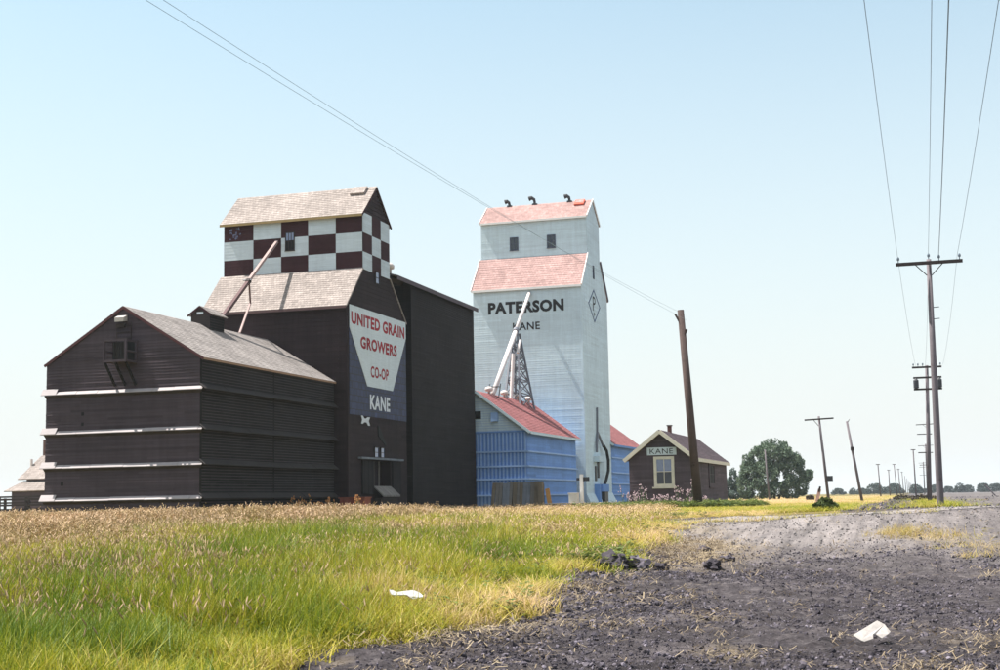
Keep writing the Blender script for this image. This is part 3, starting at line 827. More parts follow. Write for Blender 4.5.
# flared skirt at the foot of the track side
MB().prism([(0, 2.1), (.35, 1.35), (.55, PL - .3), (0, PL - .3)], lambda s, z, d: (QX1 + .002 + s, d, z), QY0 - .1, QY1 + .3).build('skirt', 'paterson', pat)
RX = 'red_roof_x'
slope_roof((QX0 - .10, QC0 - .2, QZ1 - .08), (QX1 + .08, QC0 - .2, QZ1 - .08), (QX1 + .08, QM, QZR + .1), (QX0 - .10, QM, QZR + .1), .3, RX, pat)
slope_roof((QX1 + .08, QC1 + .2, QZ1 - .08), (QX0 - .10, QC1 + .2, QZ1 - .08), (QX0 - .10, QM + .003, QZR + .1), (QX1 + .08, QM + .003, QZR + .1), .3, RX, pat)
slope_roof((QX0 - .12, QY0 - .22, QZE - .10), (QX1 + .06, QY0 - .22, QZE - .10), (QX1 + .06, QC0 - .03, QZ0 + .12), (QX0 - .12, QC0 - .03, QZ0 + .12), .3, RX, pat)
slope_roof((QX1 + .1, QY1 + .35, QZE - .25), (QX0 - .22, QY1 + .35, QZE - .25), (QX0 - .22, QC1 + .03, QZ0 + .12), (QX1 + .1, QC1 + .03, QZ0 + .12), .3, RX, pat)
m = MB()
m.box(QX0 - .09, QX1 + .07, QC0 - .25, QC0 - .2, QZ1 - .25, QZ1 - .07)
m.box(QX0 - .11, QX1 + .05, QY0 - .27, QY0 - .22, QZE - .29, QZE - .09)
for x in (QX0 - .13, QX1 + .11):
    m.beam((x, QC0 - .2, QZ1 - .09), (x, QM, QZR + .08), .06, .2)
    m.beam((x + .002, QC1 + .2, QZ1 - .09), (x + .002, QM, QZR + .08), .06, .2)
for x in (QX0 - .15, QX1 + .09):
    m.beam((x, QY0 - .22, QZE - .11), (x, QC0, QZ0 + .1), .06, .22)
m.build('white_trim', 'white_trim', pat)
MB().beam((QX1 + .11, QY1 + .3, QZE - .2), (QX1 + .11, QC1, QZ0 + .08), .07, .22).build('rake_board', plain('slate_rake', (.09, .09, .13), .2), pat)
for x in (-36.75, -33.02): window(PY(QC0), x, x + .84, 25.62, 26.9, pat, plain('dark_blue_frame', (.06, .07, .12), .2), 'glass', .07, 2, 2, .02, True)
window(PX(QX1), 130.0, 130.5, 22.7, 24.0, pat, plain('dark_blue_frame_narrow', (.06, .07, .12), .2), 'glass', .08, 1, 2, .02, False)
P = PY(QY0)
text_on('PATERSON', P, -38.2, -30.8, 19.05, 20.2, 'black_letter', pat, bold=.05, d=.022)
text_on('KANE', P, -35.8, -33.15, 17.43, 18.15, 'black_letter', pat, bold=.02, d=.022)
# diamond emblem with a letter P, painted outline
P = PX(QX1)
D = [(130.25, 21.7), (132.95, 20.2), (130.3, 18.4), (127.75, 20.05)]
dm = bpy.data.objects.new('diamond_emblem', None); C.objects.link(dm); dm.parent = pat; dm.location = (0, 0, 0); dm.matrix_parent_inverse = parent_world(pat).inverted()
m = MB()
c = (sum(q[0] for q in D) / 4, sum(q[1] for q in D) / 4)
for k in range(4):
    a, b = D[k], D[(k + 1) % 4]
    ai, bi = [(c[0] + (q[0] - c[0]) * .87, c[1] + (q[1] - c[1]) * .87) for q in (a, b)]
    m.prism([a, b, bi, ai], P, .016, .024)
m.build('outline', plain('navy_paint', (.05, .08, .18), .15), dm)
text_on('P', P, 129.7, 130.85, 19.55, 20.95, plain('navy_letter', (.05, .08, .18), .15).name and 'black_letter', dm, bold=.0, d=.022)
text_on('P', P, 130.0, 130.6, 18.95, 19.4, 'black_letter', dm, bold=.0, d=.022)
# gooseneck vents and hatch on the cupola roof
def gooseneck(x, parent, k=1.0):
    z = QZR + .05
    m = MB().tube([(x, QM, z), (x, QM, z + .28 * k), (x - .05, QM, z + .48 * k), (x - .25 * k, QM, z + .62 * k), (x - .5 * k, QM, z + .56 * k)], [.13, .13, .15, .19, .24], 10)
    m.box(x - .2, x + .26, QM - .2, QM + .2, z - .02, z + .12)
    return m.build('roof_vent', 'vent', parent)
for x, k in ((-37.5, .9), (-34.9, 1.15), (-31.35, 1.0)): gooseneck(x, pat, k)
hp = lambda x, f: Vector((x, (QC0 - .35) * (1 - f) + QM * f, (QZ1 - .22) * (1 - f) + (QZR + .1) * f))
hn = Vector((0, -.62, .78)).normalized()
ht = MB().beam(hp(-30.2, .70) + hn * .1, hp(-30.2, .96) + hn * .1, .95, .2, hn).build('roof_hatch', plain('orange_red_hatch', (.55, .10, .06), .1), pat)
MB().beam(hp(-30.2, .78) + hn * .21, hp(-30.2, .97) + hn * .21, .8, .02, hn).build('hatch_lid', 'red_roof_x', ht)
# loading gear on the track side: pipe, hopper, box, hose
gear = bpy.data.objects.new('loading_gear', None); C.objects.link(gear); gear.parent = pat; gear.location = (0, 0, 0); gear.matrix_parent_inverse = parent_world(pat).inverted()
X = QX1
MB().tube([(X + .12, 129.9, 10.2), (X + .12, 129.7, 7.7)], .09, 8).build('pipe', 'steel', gear)
m = MB().tube([(X + .15, 129.7, 7.8), (X + .2, 128.9, 6.6), (X + .2, 128.85, 5.9)], .12, 8).tube([(X + .15, 129.7, 7.8), (X + .25, 130.9, 6.9), (X + .3, 131.4, 6.5)], .12, 8)
m.build('split_pipe', 'steel', gear)
MB().box(X + .02, X + .55, 128.3, 131.3, 5.0, 5.55).build('spreader_box', 'paterson', gear)
m = MB().box(X + .02, X + .1, 128.6, 129.2, 3.2, 4.6).box(X + .02, X + .1, 129.7, 130.3, 3.5, 5.0); m.build('slot_window', 'vent', gear)
MB().tube([(X + .35, 131.2, 6.6), (X + .5, 131.9, 6.1), (X + .55, 132.3, 5.2), (X + .55, 132.2, 4.2), (X + .5, 131.3, 3.3), (X + .45, 130.8, 2.9)], .15, 10).build('hose', 'black', gear)
m = MB().box(X + .02, X + .7, 128.9, 131.7, 2.2, 2.9).box(X + .02, X + .5, 128.3, 129.1, 1.2, 2.9); m.build('hopper', 'blue_ann', gear)
MB().box(X + .1, X + .62, 130.1, 131.6, .6, 2.2).build('motor_housing', 'vent', gear)

# ------------------------------------------------------------------ pale blue annexes
BX0, BX1, BZE, BZR = -37.2, -29.15, 6.95, 10.0
def blue_annex(y0, y1, label, front):
    xm = (BX0 + BX1) / 2
    b = thing('grain_annex', label, 'grain annex', (xm, (y0 + y1) / 2, PL))
    MB().prism([(BX0, PL - .5), (BX1, PL - .5), (BX1, BZE), (xm, BZR), (BX0, BZE)], lambda s, z, d: (s, d, z), y0, y1).build('wall', 'blue_ann', b)
    MB().laps(PX(BX1), lambda z: y0, lambda z: y1, PL, BZE, .2, .014, wob=.4, gap=.018).tones(.45).build('siding', 'blue_ann', b, kind='stuff')
    sl, sr = ramp1([(BZE, BX0), (BZR, xm)]), ramp1([(BZE, BX1), (BZR, xm)])
    MB().laps(PY(y0), sl, sr, BZE - .1, BZR - .03, .2, .014, gap=.018).tones(.3).build('siding', 'paterson', b, kind='stuff')
    zs_ = [1.95, 3.2, 4.2, 5.35] if front else [1.9, 3.0, 4.1, 5.6]
    for z in zs_:
        MB().box(BX1 + .016, BX1 + .15, y0 - .02, y1, z - .06, z + .07).build('girt', 'blue_stud', b)
        if front: MB().box(BX0, BX1 + .15, y0 - .19, y0 - .105, z - .06, z + .07).build('girt', 'blue_stud', b)
    if front:
        for k in range(27):
            x = BX0 + .05 + k * (BX1 - BX0 - .22) / 26
            MB().box(x, x + .12, y0 - .10, y0 - .002, PL, BZE - .1).build('stud', 'blue_stud', b)
        MB().box(BX0, BX1 + .02, y0 - .13, y0 - .016, BZE - .095, BZE + .03).build('plate_beam', 'blue_ann', b)
        MB().box(-33.6, -32.85, y0 - .06, y0 - .02, 8.0, 8.62).build('vent_opening', 'dark', b)
        MB().box(-31.95, -31.4, y0 - .35, y0 - .016, 7.75, 8.45).build('fan_box', 'blue_stud', b)
    slope_roof((BX1 + .42, y0 - .38, BZE - .05), (BX1 + .42, y1 + .35, BZE - .05), (xm, y1 + .35, BZR + .25), (xm, y0 - .38, BZR + .25), .28, 'red_roof_y', b)
    slope_roof((BX0 - .42, y0 - .38, BZE - .05), (BX0 - .42, y1 + .35, BZE - .05), (xm - .003, y1 + .35, BZR + .25), (xm - .003, y0 - .38, BZR + .25), .28, 'red_roof_y', b)
    m = MB().beam((BX1 + .40, y0 - .40, BZE - .16), (xm, y0 - .40, BZR + .14), .05, .2).beam((BX0 - .40, y0 - .40, BZE - .16), (xm, y0 - .402, BZR + .14), .05, .2)
    m.build('rake_board', 'paterson', b)
    MB().box(BX1 + .42, BX1 + .47, y0 - .36, y1 + .33, BZE - .27, BZE - .06).build('eave_board', 'paterson' if front else 'blue_ann', b)
    return b, xm
ba, bxm = blue_annex(105.05, 121.4, 'pale blue studded annex with red roof in front of the white elevator', True)
MB().box(-36.5, -30.2, 121.42, 124.96, PL - .5, 6.2).build('link_wall', 'blue_ann', ba)
m = MB()
for k in range(7): m.box(-30.2, -30.1, 121.5, 124.9, 1.4 + k * .7, 1.5 + k * .7)
m.build('link_ledges', 'blue_stud', ba, kind='stuff')
blue_annex(136.4, 151.6, 'blue red roofed annex behind the white elevator, partly hidden by the station', False)
for i, y in enumerate((108.4, 112.8, 117.0, 120.6)):
    MB().lathe((bxm, y, BZR + .2), [(.10, 0), (.10, .22), (.30, .26), (.36, .40), (.30, .54), (.12, .62)], 12).build('ridge_vent', 'vent_pale', ba, True)

# steel spout and its lattice tower
sp2 = thing('grain_spout', 'long pale metal spout slanting up across the PATERSON lettering', 'grain spout', (bxm, 108.9, 10.1))
p0, p1 = Vector((-33.1, 109.2, 10.25)), Vector((-34.1, 124.95, 20.9))
pm = p0.lerp(p1, .60)
MB().tube([p0, pm], .20, 12).build('lower_pipe', 'pale_pipe', sp2, True)
MB().tube([pm - (p1 - p0).normalized() * .1, p1], .155, 12).build('upper_pipe', 'pale_pipe', sp2, True)
MB().tube([pm - (p1 - p0).normalized() * .3, pm + (p1 - p0).normalized() * .15], .28, 12).build('collar', 'steel', sp2)
m = MB().beam(p0 + Vector((-.45, .6, .9)), p0 + Vector((-.4, .3, -.1)), .07).beam(p0 + Vector((.5, .6, .9)), p0 + Vector((.4, .3, -.3)), .07).beam(p0 + Vector((-.5, .6, .65)), p0 + Vector((.5, .6, .65)), .07)
m.build('saddle', 'vent', sp2)
tw = thing('lattice_tower', 'steel lattice tower standing on the red roof under the pale spout', 'lattice tower', (-32.6, 117.6, 10))
top = Vector((pm.x, pm.y, pm.z - .3))
feet = [Vector((-34.1, 115.6, 9.35)), Vector((-32.6, 115.6, 9.5)), Vector((-32.2, 119.0, 9.3)), Vector((-33.95, 119.0, 9.4))]
tips = [top + Vector(q) for q in ((-.2, -.2, 0), (.2, -.2, 0), (.25, .25, 0), (-.2, .25, 0))]
for k in range(4): MB().beam(feet[k], tips[k], .16).build('leg', 'steel', tw)
n = 6
fr = [0, .2, .38, .54, .68, .80, .91]
for k in range(4):
    l = (k + 1) % 4
    for j in range(n):
        a0, b0 = feet[k].lerp(tips[k], fr[j]), feet[l].lerp(tips[l], fr[j])
        a1, b1 = feet[k].lerp(tips[k], fr[j + 1]), feet[l].lerp(tips[l], fr[j + 1])
        MB().beam(a0, b1, .08).build('brace', 'steel', tw)
        MB().beam(b0, a1, .075).build('brace', 'steel', tw)
        if j: MB().beam(a0, b0, .09).build('crossbar', 'steel', tw)
MB().tube([(-33.5, 115.9, 9.9), (-33.4, 116.6, 14.3)], .16, 10).build('down_pipe', 'pale_pipe', tw)
MB().tube([(-33.1, 116.9, 14.4), (-33.0, 117.6, 15.6)], .12, 8).build('feed_pipe', 'pale_pipe', tw)

# ------------------------------------------------------------------ station
SX0, SX1, SY0, SY1, SZE, SZR = -19.05, -14.55, 95.0, 111.8, 4.25, 6.05
SXM = (SX0 + SX1) / 2
stn = thing('railway_station', 'small plum brown station hut with cream trim and a KANE name board', 'station', (SXM, (SY0 + SY1) / 2, PL))
MB().prism([(SX0, PL - .4), (SX1, PL - .4), (SX1, SZE), (SXM, SZR), (SX0, SZE)], lambda s, z, d: (s, d, z), SY0, SY1).build('wall', 'station', stn)
sl, sr = ramp1([(SZE, SX0), (SZR, SXM)]), ramp1([(SZE, SX1), (SZR, SXM)])
MB().laps(PY(SY0), sl, sr, PL, SZR - .03, .16, .016, wob=.4, gap=.018).build('siding', 'station', stn, kind='stuff')
MB().laps(PX(SX1), lambda z: SY0, lambda z: SY1, PL, SZE, .16, .016, wob=.4, gap=.018).build('siding', 'station', stn, kind='stuff')
m = MB().box(SX0, SX1 + .03, SY0 - .05, SY0 - .019, 1.95, 2.07).box(SX1 + .019, SX1 + .045, SY0 - .05, SY1, 1.95, 2.07)
m.build('belt_board', 'station', stn)
MB().box(SX1 - .1, SX1 + .022, SY0 - .022, SY0 - .004, PL, 1.94).box(SX0 - .02, SX0 + .1, SY0 - .024, SY0 - .004, PL, 1.94).build('corner_board', 'station', stn)
slope_roof((SX1 + .22, SY0 - .45, SZE - .05), (SX1 + .22, SY1 + .45, SZE - .05), (SXM, SY1 + .45, SZR + .13), (SXM, SY0 - .45, SZR + .13), .2, 'roof_stn', stn)
slope_roof((SX0 - .26, SY0 - .45, SZE - .08), (SX0 - .26, SY1 + .45, SZE - .08), (SXM - .003, SY1 + .45, SZR + .13), (SXM - .003, SY0 - .45, SZR + .13), .2, 'roof_stn', stn)
m = MB().beam((SX0 - .28, SY0 - .47, SZE - .17), (SXM, SY0 - .47, SZR + .02), .06, .26).beam((SX1 + .24, SY0 - .472, SZE - .14), (SXM, SY0 - .472, SZR + .02), .06, .26)
m.box(SX1 + .22, SX1 + .27, SY0 - .44, SY1 + .44, SZE - .30, SZE - .05)
m.build('fascia', 'cream', stn)
m = MB().beam((SX0 - .20, SY0 - .30, SZE - .22), (SXM, SY0 - .30, SZR - .1), .25, .06).beam((SX1 + .20, SY0 - .302, SZE - .22), (SXM, SY0 - .302, SZR - .1), .25, .06)
m.build('soffit', plain('ochre_soffit', (.42, .30, .13), .1), stn)
window(PY(SY0), -17.32, -15.9, 2.28, 4.35, stn, 'cream', 'glass_sky', .20, 2, 2, .03, True, 'glass')
sb = MB().box(-17.75, -15.72, SY0 - .11, SY0 - .04, 4.45, 4.98).build('name_board', 'sign_white', stn)
text_on('KANE', PY(SY0), -17.55, -15.95, 4.54, 4.89, plain('faded_navy_paint', (.06, .08, .17), .2).name and 'black_letter', sb, bold=.0, d=.116)
window(PX(SX1), 101.7, 104.6, 2.3, 4.05, stn, 'station', 'dark', .22, 2, 2, .02, True)
ch = MB().box(-16.95, -16.68, 98.8, 99.08, 5.3, 6.62).build('chimney', 'brick', stn)
MB().box(-17.0, -16.63, 98.75, 99.13, 6.62, 6.70).build('chimney_cap', 'grey_plank', ch)
# loading platform on the near side
plt = thing('plank_platform', 'low weathered plank platform in the grass left of the station', 'platform', (-21.5, 93.5, PL))
for k in range(9):
    MB().box(-24.4 + .0, -19.4, 91.5 + k * .4, 91.86 + k * .4, PL + .42, PL + .50).build('plank', 'grey_plank', plt)
for x in (-24.2, -22.7, -21.2, -19.7): MB().box(x, x + .2, 91.6, 95.0, PL - .1, PL + .42).build('joist', 'darkwood', plt)

# ------------------------------------------------------------------ shed and fence far left
shd = thing('shed', 'grey roofed brown shed at the left edge behind the ledged annex', 'shed', (-89, 128, PL))
MB().box(-91.2, -84, 126.0, 132, PL - .3, 3.6).build('lean_to_wall', 'station', shd)
MB().laps(PY(126.0), lambda z: -91.2, lambda z: -84, PL, 3.6, .2, .02).build('siding', 'station', shd, kind='stuff')
slope_roof((-91.9, 125.6, 3.5), (-83.5, 125.6, 3.5), (-83.5, 127.4, 4.55), (-90.75, 127.4, 4.55), .2, 'roof_ugg', shd, .1, 'lower_roof')
MB().box(-90.4, -84, 127.4, 132, 3.0, 4.9).build('wall', 'station', shd)
slope_roof((-91.3, 127.1, 4.75), (-83.5, 127.1, 4.75), (-83.5, 130.2, 7.3), (-90.55, 130.2, 7.3), .2, 'roof_ugg', shd, .1, 'upper_roof')
MB().box(-90.45, -84, 130.25, 134, 4.0, 9.0).build('rear_wall', wood('brown_rear', (.14, .08, .07), .2, .6), shd)
MB().tube([(-90.9, 128.9, 5.7), (-90.9, 128.9, 6.9)], .14, 8).build('stove_pipe', 'vent_pale', shd)
fen = thing('rail_fence', 'dark plank rail fence running to the left edge of the picture', 'fence', (-76, 104, PL))
for k in range(9):
    x = -88 + k * 2.4
    MB().box(x, x + .18, 103.9, 104.08, PL - .2, PL + 1.75).build('post', 'darkwood', fen)
    if k < 8:
        for z in (.55, 1.05, 1.55): MB().box(x + .0, x + 2.39, 103.84, 103.895, PL + z, PL + z + .17).build('rail', 'darkwood', fen)
wag = thing('loading_deck', 'dark low loading deck with open side rails beside the fence', 'loading deck', (-77.5, 112, PL))
MB().box(-81.5, -72.5, 110.5, 113.5, PL + .5, PL + .85).build('deck', 'darkwood', wag)
for x in (-81.4, -78.5, -75.6, -72.7):
    MB().box(x, x + .2, 110.4, 110.6, PL - .1, PL + 2.0).build('post', 'darkwood', wag)
for z in (1.3, 1.85): MB().box(-81.4, -72.5, 110.3, 110.39, PL + z, PL + z + .16).build('rail', 'darkwood', wag)

# ------------------------------------------------------------------ small things by the elevators
lum = thing('plank_stack', 'stack of tall weathered upright planks in front of the blue annex', 'plank stack', (-28.5, 98, PL))
random.seed(11)
x = -29.8; k = 0
pm_ = ['brown_plank', 'grey_plank', 'grey_plank', 'grey_plank_blue', 'grey_plank_blue', 'grey_plank', 'brown_plank', 'grey_plank', 'brown_plank', 'grey_plank_blue', 'grey_plank_blue', 'grey_plank', 'brown_plank']
while x < -26.35:
    w = random.uniform(.22, .34); h = 2.85 + random.uniform(-.05, .05); lean = random.uniform(.12, .3) * (1 - k * .06)
    MB().prism([(x + lean * -.6, PL - .2), (x + w - lean * .6 - .015, PL - .2), (x + w - .015, h), (x, h)], lambda s, z, d: (s, 97.6 + d + (z - PL) * .12, z), 0, .08).build('plank', pm_[k % len(pm_)], lum)
    x += w; k += 1
MB().box(-29.5, -26.1, 97.95, 98.6, PL - .2, 2.7).build('backing_stack', 'darkwood', lum)
MB().box(-26.3, -25.95, 97.5, 97.9, PL - .2, 2.88).build('corner_post', 'brown_plank', lum)
ob = MB().beam((-25.35, 97.5, PL - .1), (-25.7, 97.9, 2.35), .32, .06, (0, 1, .2)).build('leaning_board', 'orange_plank')
tag(ob, 'orange brown board leaning on the end of the plank stack', 'board')
wp = thing('marker_post', 'white upright post with a dark crossbar by the foot of the white elevator', 'post', (-23.6, 100, PL))
MB().box(-23.75, -23.5, 99.9, 100.1, PL - .2, 3.35).build('post', 'white_trim', wp)
MB().box(-23.5, -23.05, 99.93, 100.07, 2.85, 3.15).build('signal_arm', 'vent', wp)
MB().box(-24.0, -23.75, 99.95, 100.05, 2.9, 3.1).build('counterweight', 'vent', wp)
wb = MB().box(-24.45, -23.8, 99.3, 99.88, PL - .1, 1.95).box(-24.5, -23.78, 99.25, 99.9, 1.95, 2.02).build('white_box', 'white_trim')
tag(wb, 'white box on the ground beside the white marker post', 'box')
rd = thing('grain_bin_box', 'low rust red wooden box in the grass by the sign wall', 'box', (-31.0, 75, PL))
MB().box(-31.95, -30.4, 74.6, 75.5, PL - .1, 1.85).build('box_body', 'rust', rd)
for k in range(5): MB().box(-31.94 + k * .31, -31.66 + k * .31, 74.56, 74.6, PL, 1.83).build('plank', 'rust', rd)
MB().box(-32.0, -30.35, 74.5, 75.55, 1.85, 1.92).build('lid', 'rust', rd)

# ------------------------------------------------------------------ poles
def insulator(m, x, y, z): m.lathe((x, y, z), [(.02, 0), (.02, .10), (.055, .11), (.06, .19), (.03, .25)], 8)
def power_pole(x, y, h, lean, arm, label, near, group):
    p = thing('power_pole', label, 'utility pole', (x, y, PL), group)
    b, t_ = Vector((x, y, PL - .3)), Vector((x + lean, y, PL + h))
    MB().tube([b.lerp(t_, f) for f in (0, .03, .3, .6, 1)], [.16, .155, .145, .13, .10], 14).build('pole', 'pole', p, True)
    at_ = lambda z: b.lerp(t_, (z - b.z) / (t_.z - b.z))
    def crossarm(z, hl, ins, cans=False):
        c = at_(z)
        MB().box(c.x - hl, c.x + hl, c.y - .26, c.y - .14, z - .07, z + .07).build('crossarm', 'darkwood', p)
        for dx in ins:
            m = MB(); insulator(m, c.x + dx, c.y - .2, z + .07); m.build('insulator', 'insul', p)
        return c
    c = crossarm(PL + h - .18, arm, (-arm + .12, .42, arm - .12))
    m = MB(); insulator(m, t_.x, t_.y, t_.z); m.build('insulator', 'insul', p)
    for s in (-1, 1): MB().beam((c.x + s * arm * .42, c.y - .2, PL + h - .22), (c.x + s * .1, c.y - .16, PL + h - .72), .035).build('brace', 'darkwood', p)
    if near:
        for z in (PL + h - 2.1, PL + h - 2.6):
            c = at_(z); MB().tube([(c.x, c.y, z), (c.x + .34, c.y - .05, z + .01)], .02, 6).build('pole_step', 'steel', p)
    else:
        c = crossarm(PL + h - .9, arm * .95, (-arm * .85, -arm * .5, arm * .5, arm * .85))
        c = crossarm(PL + h - 1.65, arm * .95, ())
        for s in (-1, 1):
            MB().lathe((c.x + s * .86, c.y - .34, PL + h - 1.7), [(.02, .0), (.20, .03), (.22, .12), (.22, .78), (.12, .88), (.05, 1.0)], 10).build('transformer', 'vent', p)
        MB().box(c.x - arm * .95, c.x + arm * .95, c.y - .26, c.y - .14, PL + h - 1.85, PL + h - 1.73).build('crossarm', 'darkwood', p)
    return p
power_pole(.88, 62.0, 10.75, .08, 1.38, 'tall power pole with a single crossarm nearest the gravel road', True, None)
def power_pole2():
    # transformer pole: the upper arm sits at its head, two cans below it
    x, y, h = .82, 112.0, 10.5
    p = thing('power_pole', 'power pole with two hanging transformer cans just behind the nearest tall pole', 'utility pole', (x, y, PL))
    b, t_ = Vector((x, y, PL - .3)), Vector((x + .33, y, PL + h))
    MB().tube([b, b.lerp(t_, .5), t_], [.17, .15, .12], 12).build('pole', 'pole', p, True)
    cx_ = x + .33
    def arm_(z, hl, name='crossarm'): return MB().box(cx_ - hl, cx_ + hl, y - .3, y - .17, z - .07, z + .07).build(name, 'darkwood', p)
    arm_(PL + h - .15, 1.1); arm_(PL + h - .95, 1.05); arm_(PL + h - 1.85, 1.05)
    for dx in (-1.0, -.65, -.3, .7, 1.0):
        m = MB(); insulator(m, cx_ + dx, y - .24, PL + h - .08); m.build('insulator', 'insul', p)
    for s in (-1, 1):
        MB().lathe((cx_ + s * .86, y - .40, PL + h - 1.78), [(.12, .0), (.2, .03), (.2, .62), (.14, .68), (.05, .8)], 10).build('transformer', 'vent', p)
power_pole2()
def simple_pole(name, x, y, h, lx, label, arm=0, r=.12, mat='pole', group=None, z0=None):
    z0 = PL if z0 is None else z0
    p = thing(name, label, 'utility pole', (x, y, z0), group)
    b, t_ = Vector((x, y, z0 - .3)), Vector((x + lx, y, z0 + h))
    MB().tube([b, b.lerp(t_, .5), t_], [r, r * .88, r * .72], 10).build('pole', mat, p, True)
    if arm:
        c = b.lerp(t_, .965)
        MB().beam((c.x - arm, c.y - r - .05, c.z - .02), (c.x + arm, c.y - r - .05, c.z + .06), .11).build('crossarm', 'darkwood', p)
        MB().beam((c.x - arm * .4, c.y - r - .05, c.z), (c.x - .05, c.y - r, c.z - .5), .04).build('brace', 'darkwood', p)
    return p
p = simple_pole('telegraph_pole', -6.55, 110, 6.75, -.5, 'leaning telegraph pole with a tilted crossarm beside the green bush', 1.1, .12, 'pole')
MB().box(-6.62, -6.2, 109.75, 109.95, 2.55, 2.95).build('junction_box', 'vent', p)
p = simple_pole('telegraph_pole', -4.5, 122, 6.9, -1.0, 'bare telegraph pole leaning left without a crossarm', 0, .13, 'pole')
MB().box(-5.3, -5.0, 121.8, 121.95, 5.2, 5.5).build('bracket', 'darkwood', p)
MB().tube([(-5.45, 122, 7.6), (-5.28, 122, 7.85)], .03, 6).build('pin', 'darkwood', p)
GP = 'telegraph poles dwindling along the track'
for (x, y, h, l, lab) in ((-6.15, 250, 5.7, -.26, 'slim distant telegraph pole, leftmost of the small row along the track'), (-6.1, 330, 5.9, -.08, 'faint thin telegraph pole second from the left in the distant row'),
                          (-4.1, 300, 6.6, -.36, 'darker upright telegraph pole at the middle of the distant row'), (-4.25, 370, 6.7, -.26, 'thin telegraph pole just right of the darker middle one in the distant row'),
                          (-4.15, 450, 7.0, -.3, 'very small telegraph pole fifth from the left in the distant row'), (-.28, 220, 7.2, -.1, 'lone slender pole standing apart left of the power poles')):
    q = simple_pole('telegraph_pole', x, y, h, l, lab, 0, .12 if y < 310 else .14, 'pole', GP)
    MB().box(x + l - .35, x + l + .35, y - .2, y - .1, PL + h - .12, PL + h).build('crossarm', 'darkwood', q)
for k in range(7):
    y = 540 + k * 95
    q = simple_pole('telegraph_pole', -4.2, y, 6.8, -.2, 'tiny far telegraph pole vanishing along the track near the horizon', 0, .15, 'pole', 'tiny telegraph poles near the horizon')
for (x, y, lab) in ((1.6, 205, 'far power pole with two crossarms left of the near tall pole'), (1.9, 300, 'smaller far power pole behind the others in the power line'), (2.1, 480, 'tiniest power pole at the end of the power line')):
    q = simple_pole('power_pole', x, y, 10.6, .1, lab, 1.5, .2, 'pole', 'distant power poles')
    for dz in (-1.6, -4.2): MB().box(x - 1.3, x + .7, y - .3, y - .18, PL + 10.4 + dz, PL + 10.52 + dz).build('crossarm', 'darkwood', q)
simple_pole('telegraph_pole', -26.2, 228, 6.8, -.6, 'slanting pale pole before the left side of the big tree', 0, .17, 'pole', 'poles in front of the big tree')
simple_pole('telegraph_pole', -18.9, 188, 6.8, -.35, 'pale pole standing in front of the middle of the big tree', 0, .14, 'pole', 'poles in front of the big tree')
sp_ = simple_pole('telegraph_pole', -12.95, 86.0, 12.4, -.72, 'thick dark brown leaning pole without a crossarm in front of the station', 0, .28, 'pole_dark')
m = MB().beam((-13.62, 85.9, 12.2), (-14.0, 85.9, 12.95), .12).build('bracket', 'pole_dark', sp_)
m = MB().beam((-13.6, 85.9, 11.3), (-13.3, 85.9, 11.95), .12).build('bracket', 'pole_dark', sp_)

# wires (every span one thing)
def wire(a, b, sag, label, r=.006, group='overhead wires'):
    a, b = Vector(a), Vector(b); n = 24
    pts = []
    for k in range(n + 1):
        f = k / n; p = a.lerp(b, f); p.z -= sag * 4 * f * (1 - f); pts.append(p)
    o = MB().tube(pts, r, 5).build('overhead_wire', 'wire')
    tag(o, label, 'wire', group)
def through(a, q, L, sag, *k, **kw):
    """span from a, passing the point q, carried on to length L"""
    a, q = Vector(a), Vector(q); b = a + (q - a).normalized() * L
    wire(a, b, sag, *k, **kw)
through((-13.62, 86, 13.0), (-15.71, 26, 12.95), 75, .45, 'upper of two thin wires running from the top left to the station pole', r=.006)
through((-13.30, 86, 12.55), (-15.25, 26, 12.88), 75, .45, 'lower of two thin wires running from the top left to the station pole', r=.006)
for (a, q, r, lab) in (((-.31, 61.8, 11.62), (-.53, 28, 12.0), .008, 'leftmost power wire climbing from the tall pole to the top edge'), ((.96, 62, 11.8), (.77, 28, 11.8), .008, 'power wire just left of the thick one above the tall pole'),
                       ((1.37, 61.8, 11.62), (1.09, 28, 11.76), .014, 'thickest power wire running up from the tall pole crossarm'), ((2.13, 61.8, 11.62), (2.02, 28, 11.66), .008, 'rightmost power wire running up to the top right corner')):
    through(a, q, 72, .5, lab, r=r)
for (a, b) in (((-.31, 61.8, 11.62), (.33, 111.8, 11.3)), ((.96, 62, 11.8), (1.05, 111.8, 11.3)), ((2.13, 61.8, 11.62), (2.33, 111.8, 11.3))):
    wire(a, b, .5, 'thin far span of power wire between the tall pole and the transformer pole', .007, 'far spans of power wire')

# ------------------------------------------------------------------ foliage material
def leafmat(name, cs, trans=.3, rough=.6, seed=0, tint=True):
    t = NT(name)
    if tint: f = attr(t, 'tint', 'INSTANCER')
    else:
        f = t.noise(.9, 3, .7)
    c = t.ramp(f, cs)
    rnd = t.n('ShaderNodeObjectInfo').outputs['Random'] if tint else t.noise(7, 2)
    c = t.mix(.5, c, t.ramp(rnd, [(0., .5), (1., 1.5)]), 'MULTIPLY')
    t.col(c, rough, .2)
    tr = t.n('ShaderNodeBsdfTranslucent'); t.l(c, tr.inputs['Color'])
    ms = t.n('ShaderNodeMixShader'); ms.inputs[0].default_value = trans
    t.l(t.b.outputs[0], ms.inputs[1]); t.l(tr.outputs[0], ms.inputs[2]); t.l(ms.outputs[0], t.out.inputs['Surface'])
    return t.m
M['tree_leaf'] = leafmat('willow_leaf', [(.3, (.055, .09, .062)), (.55, (.125, .175, .12)), (.75, (.23, .28, .20))], .25, .6, tint=False)
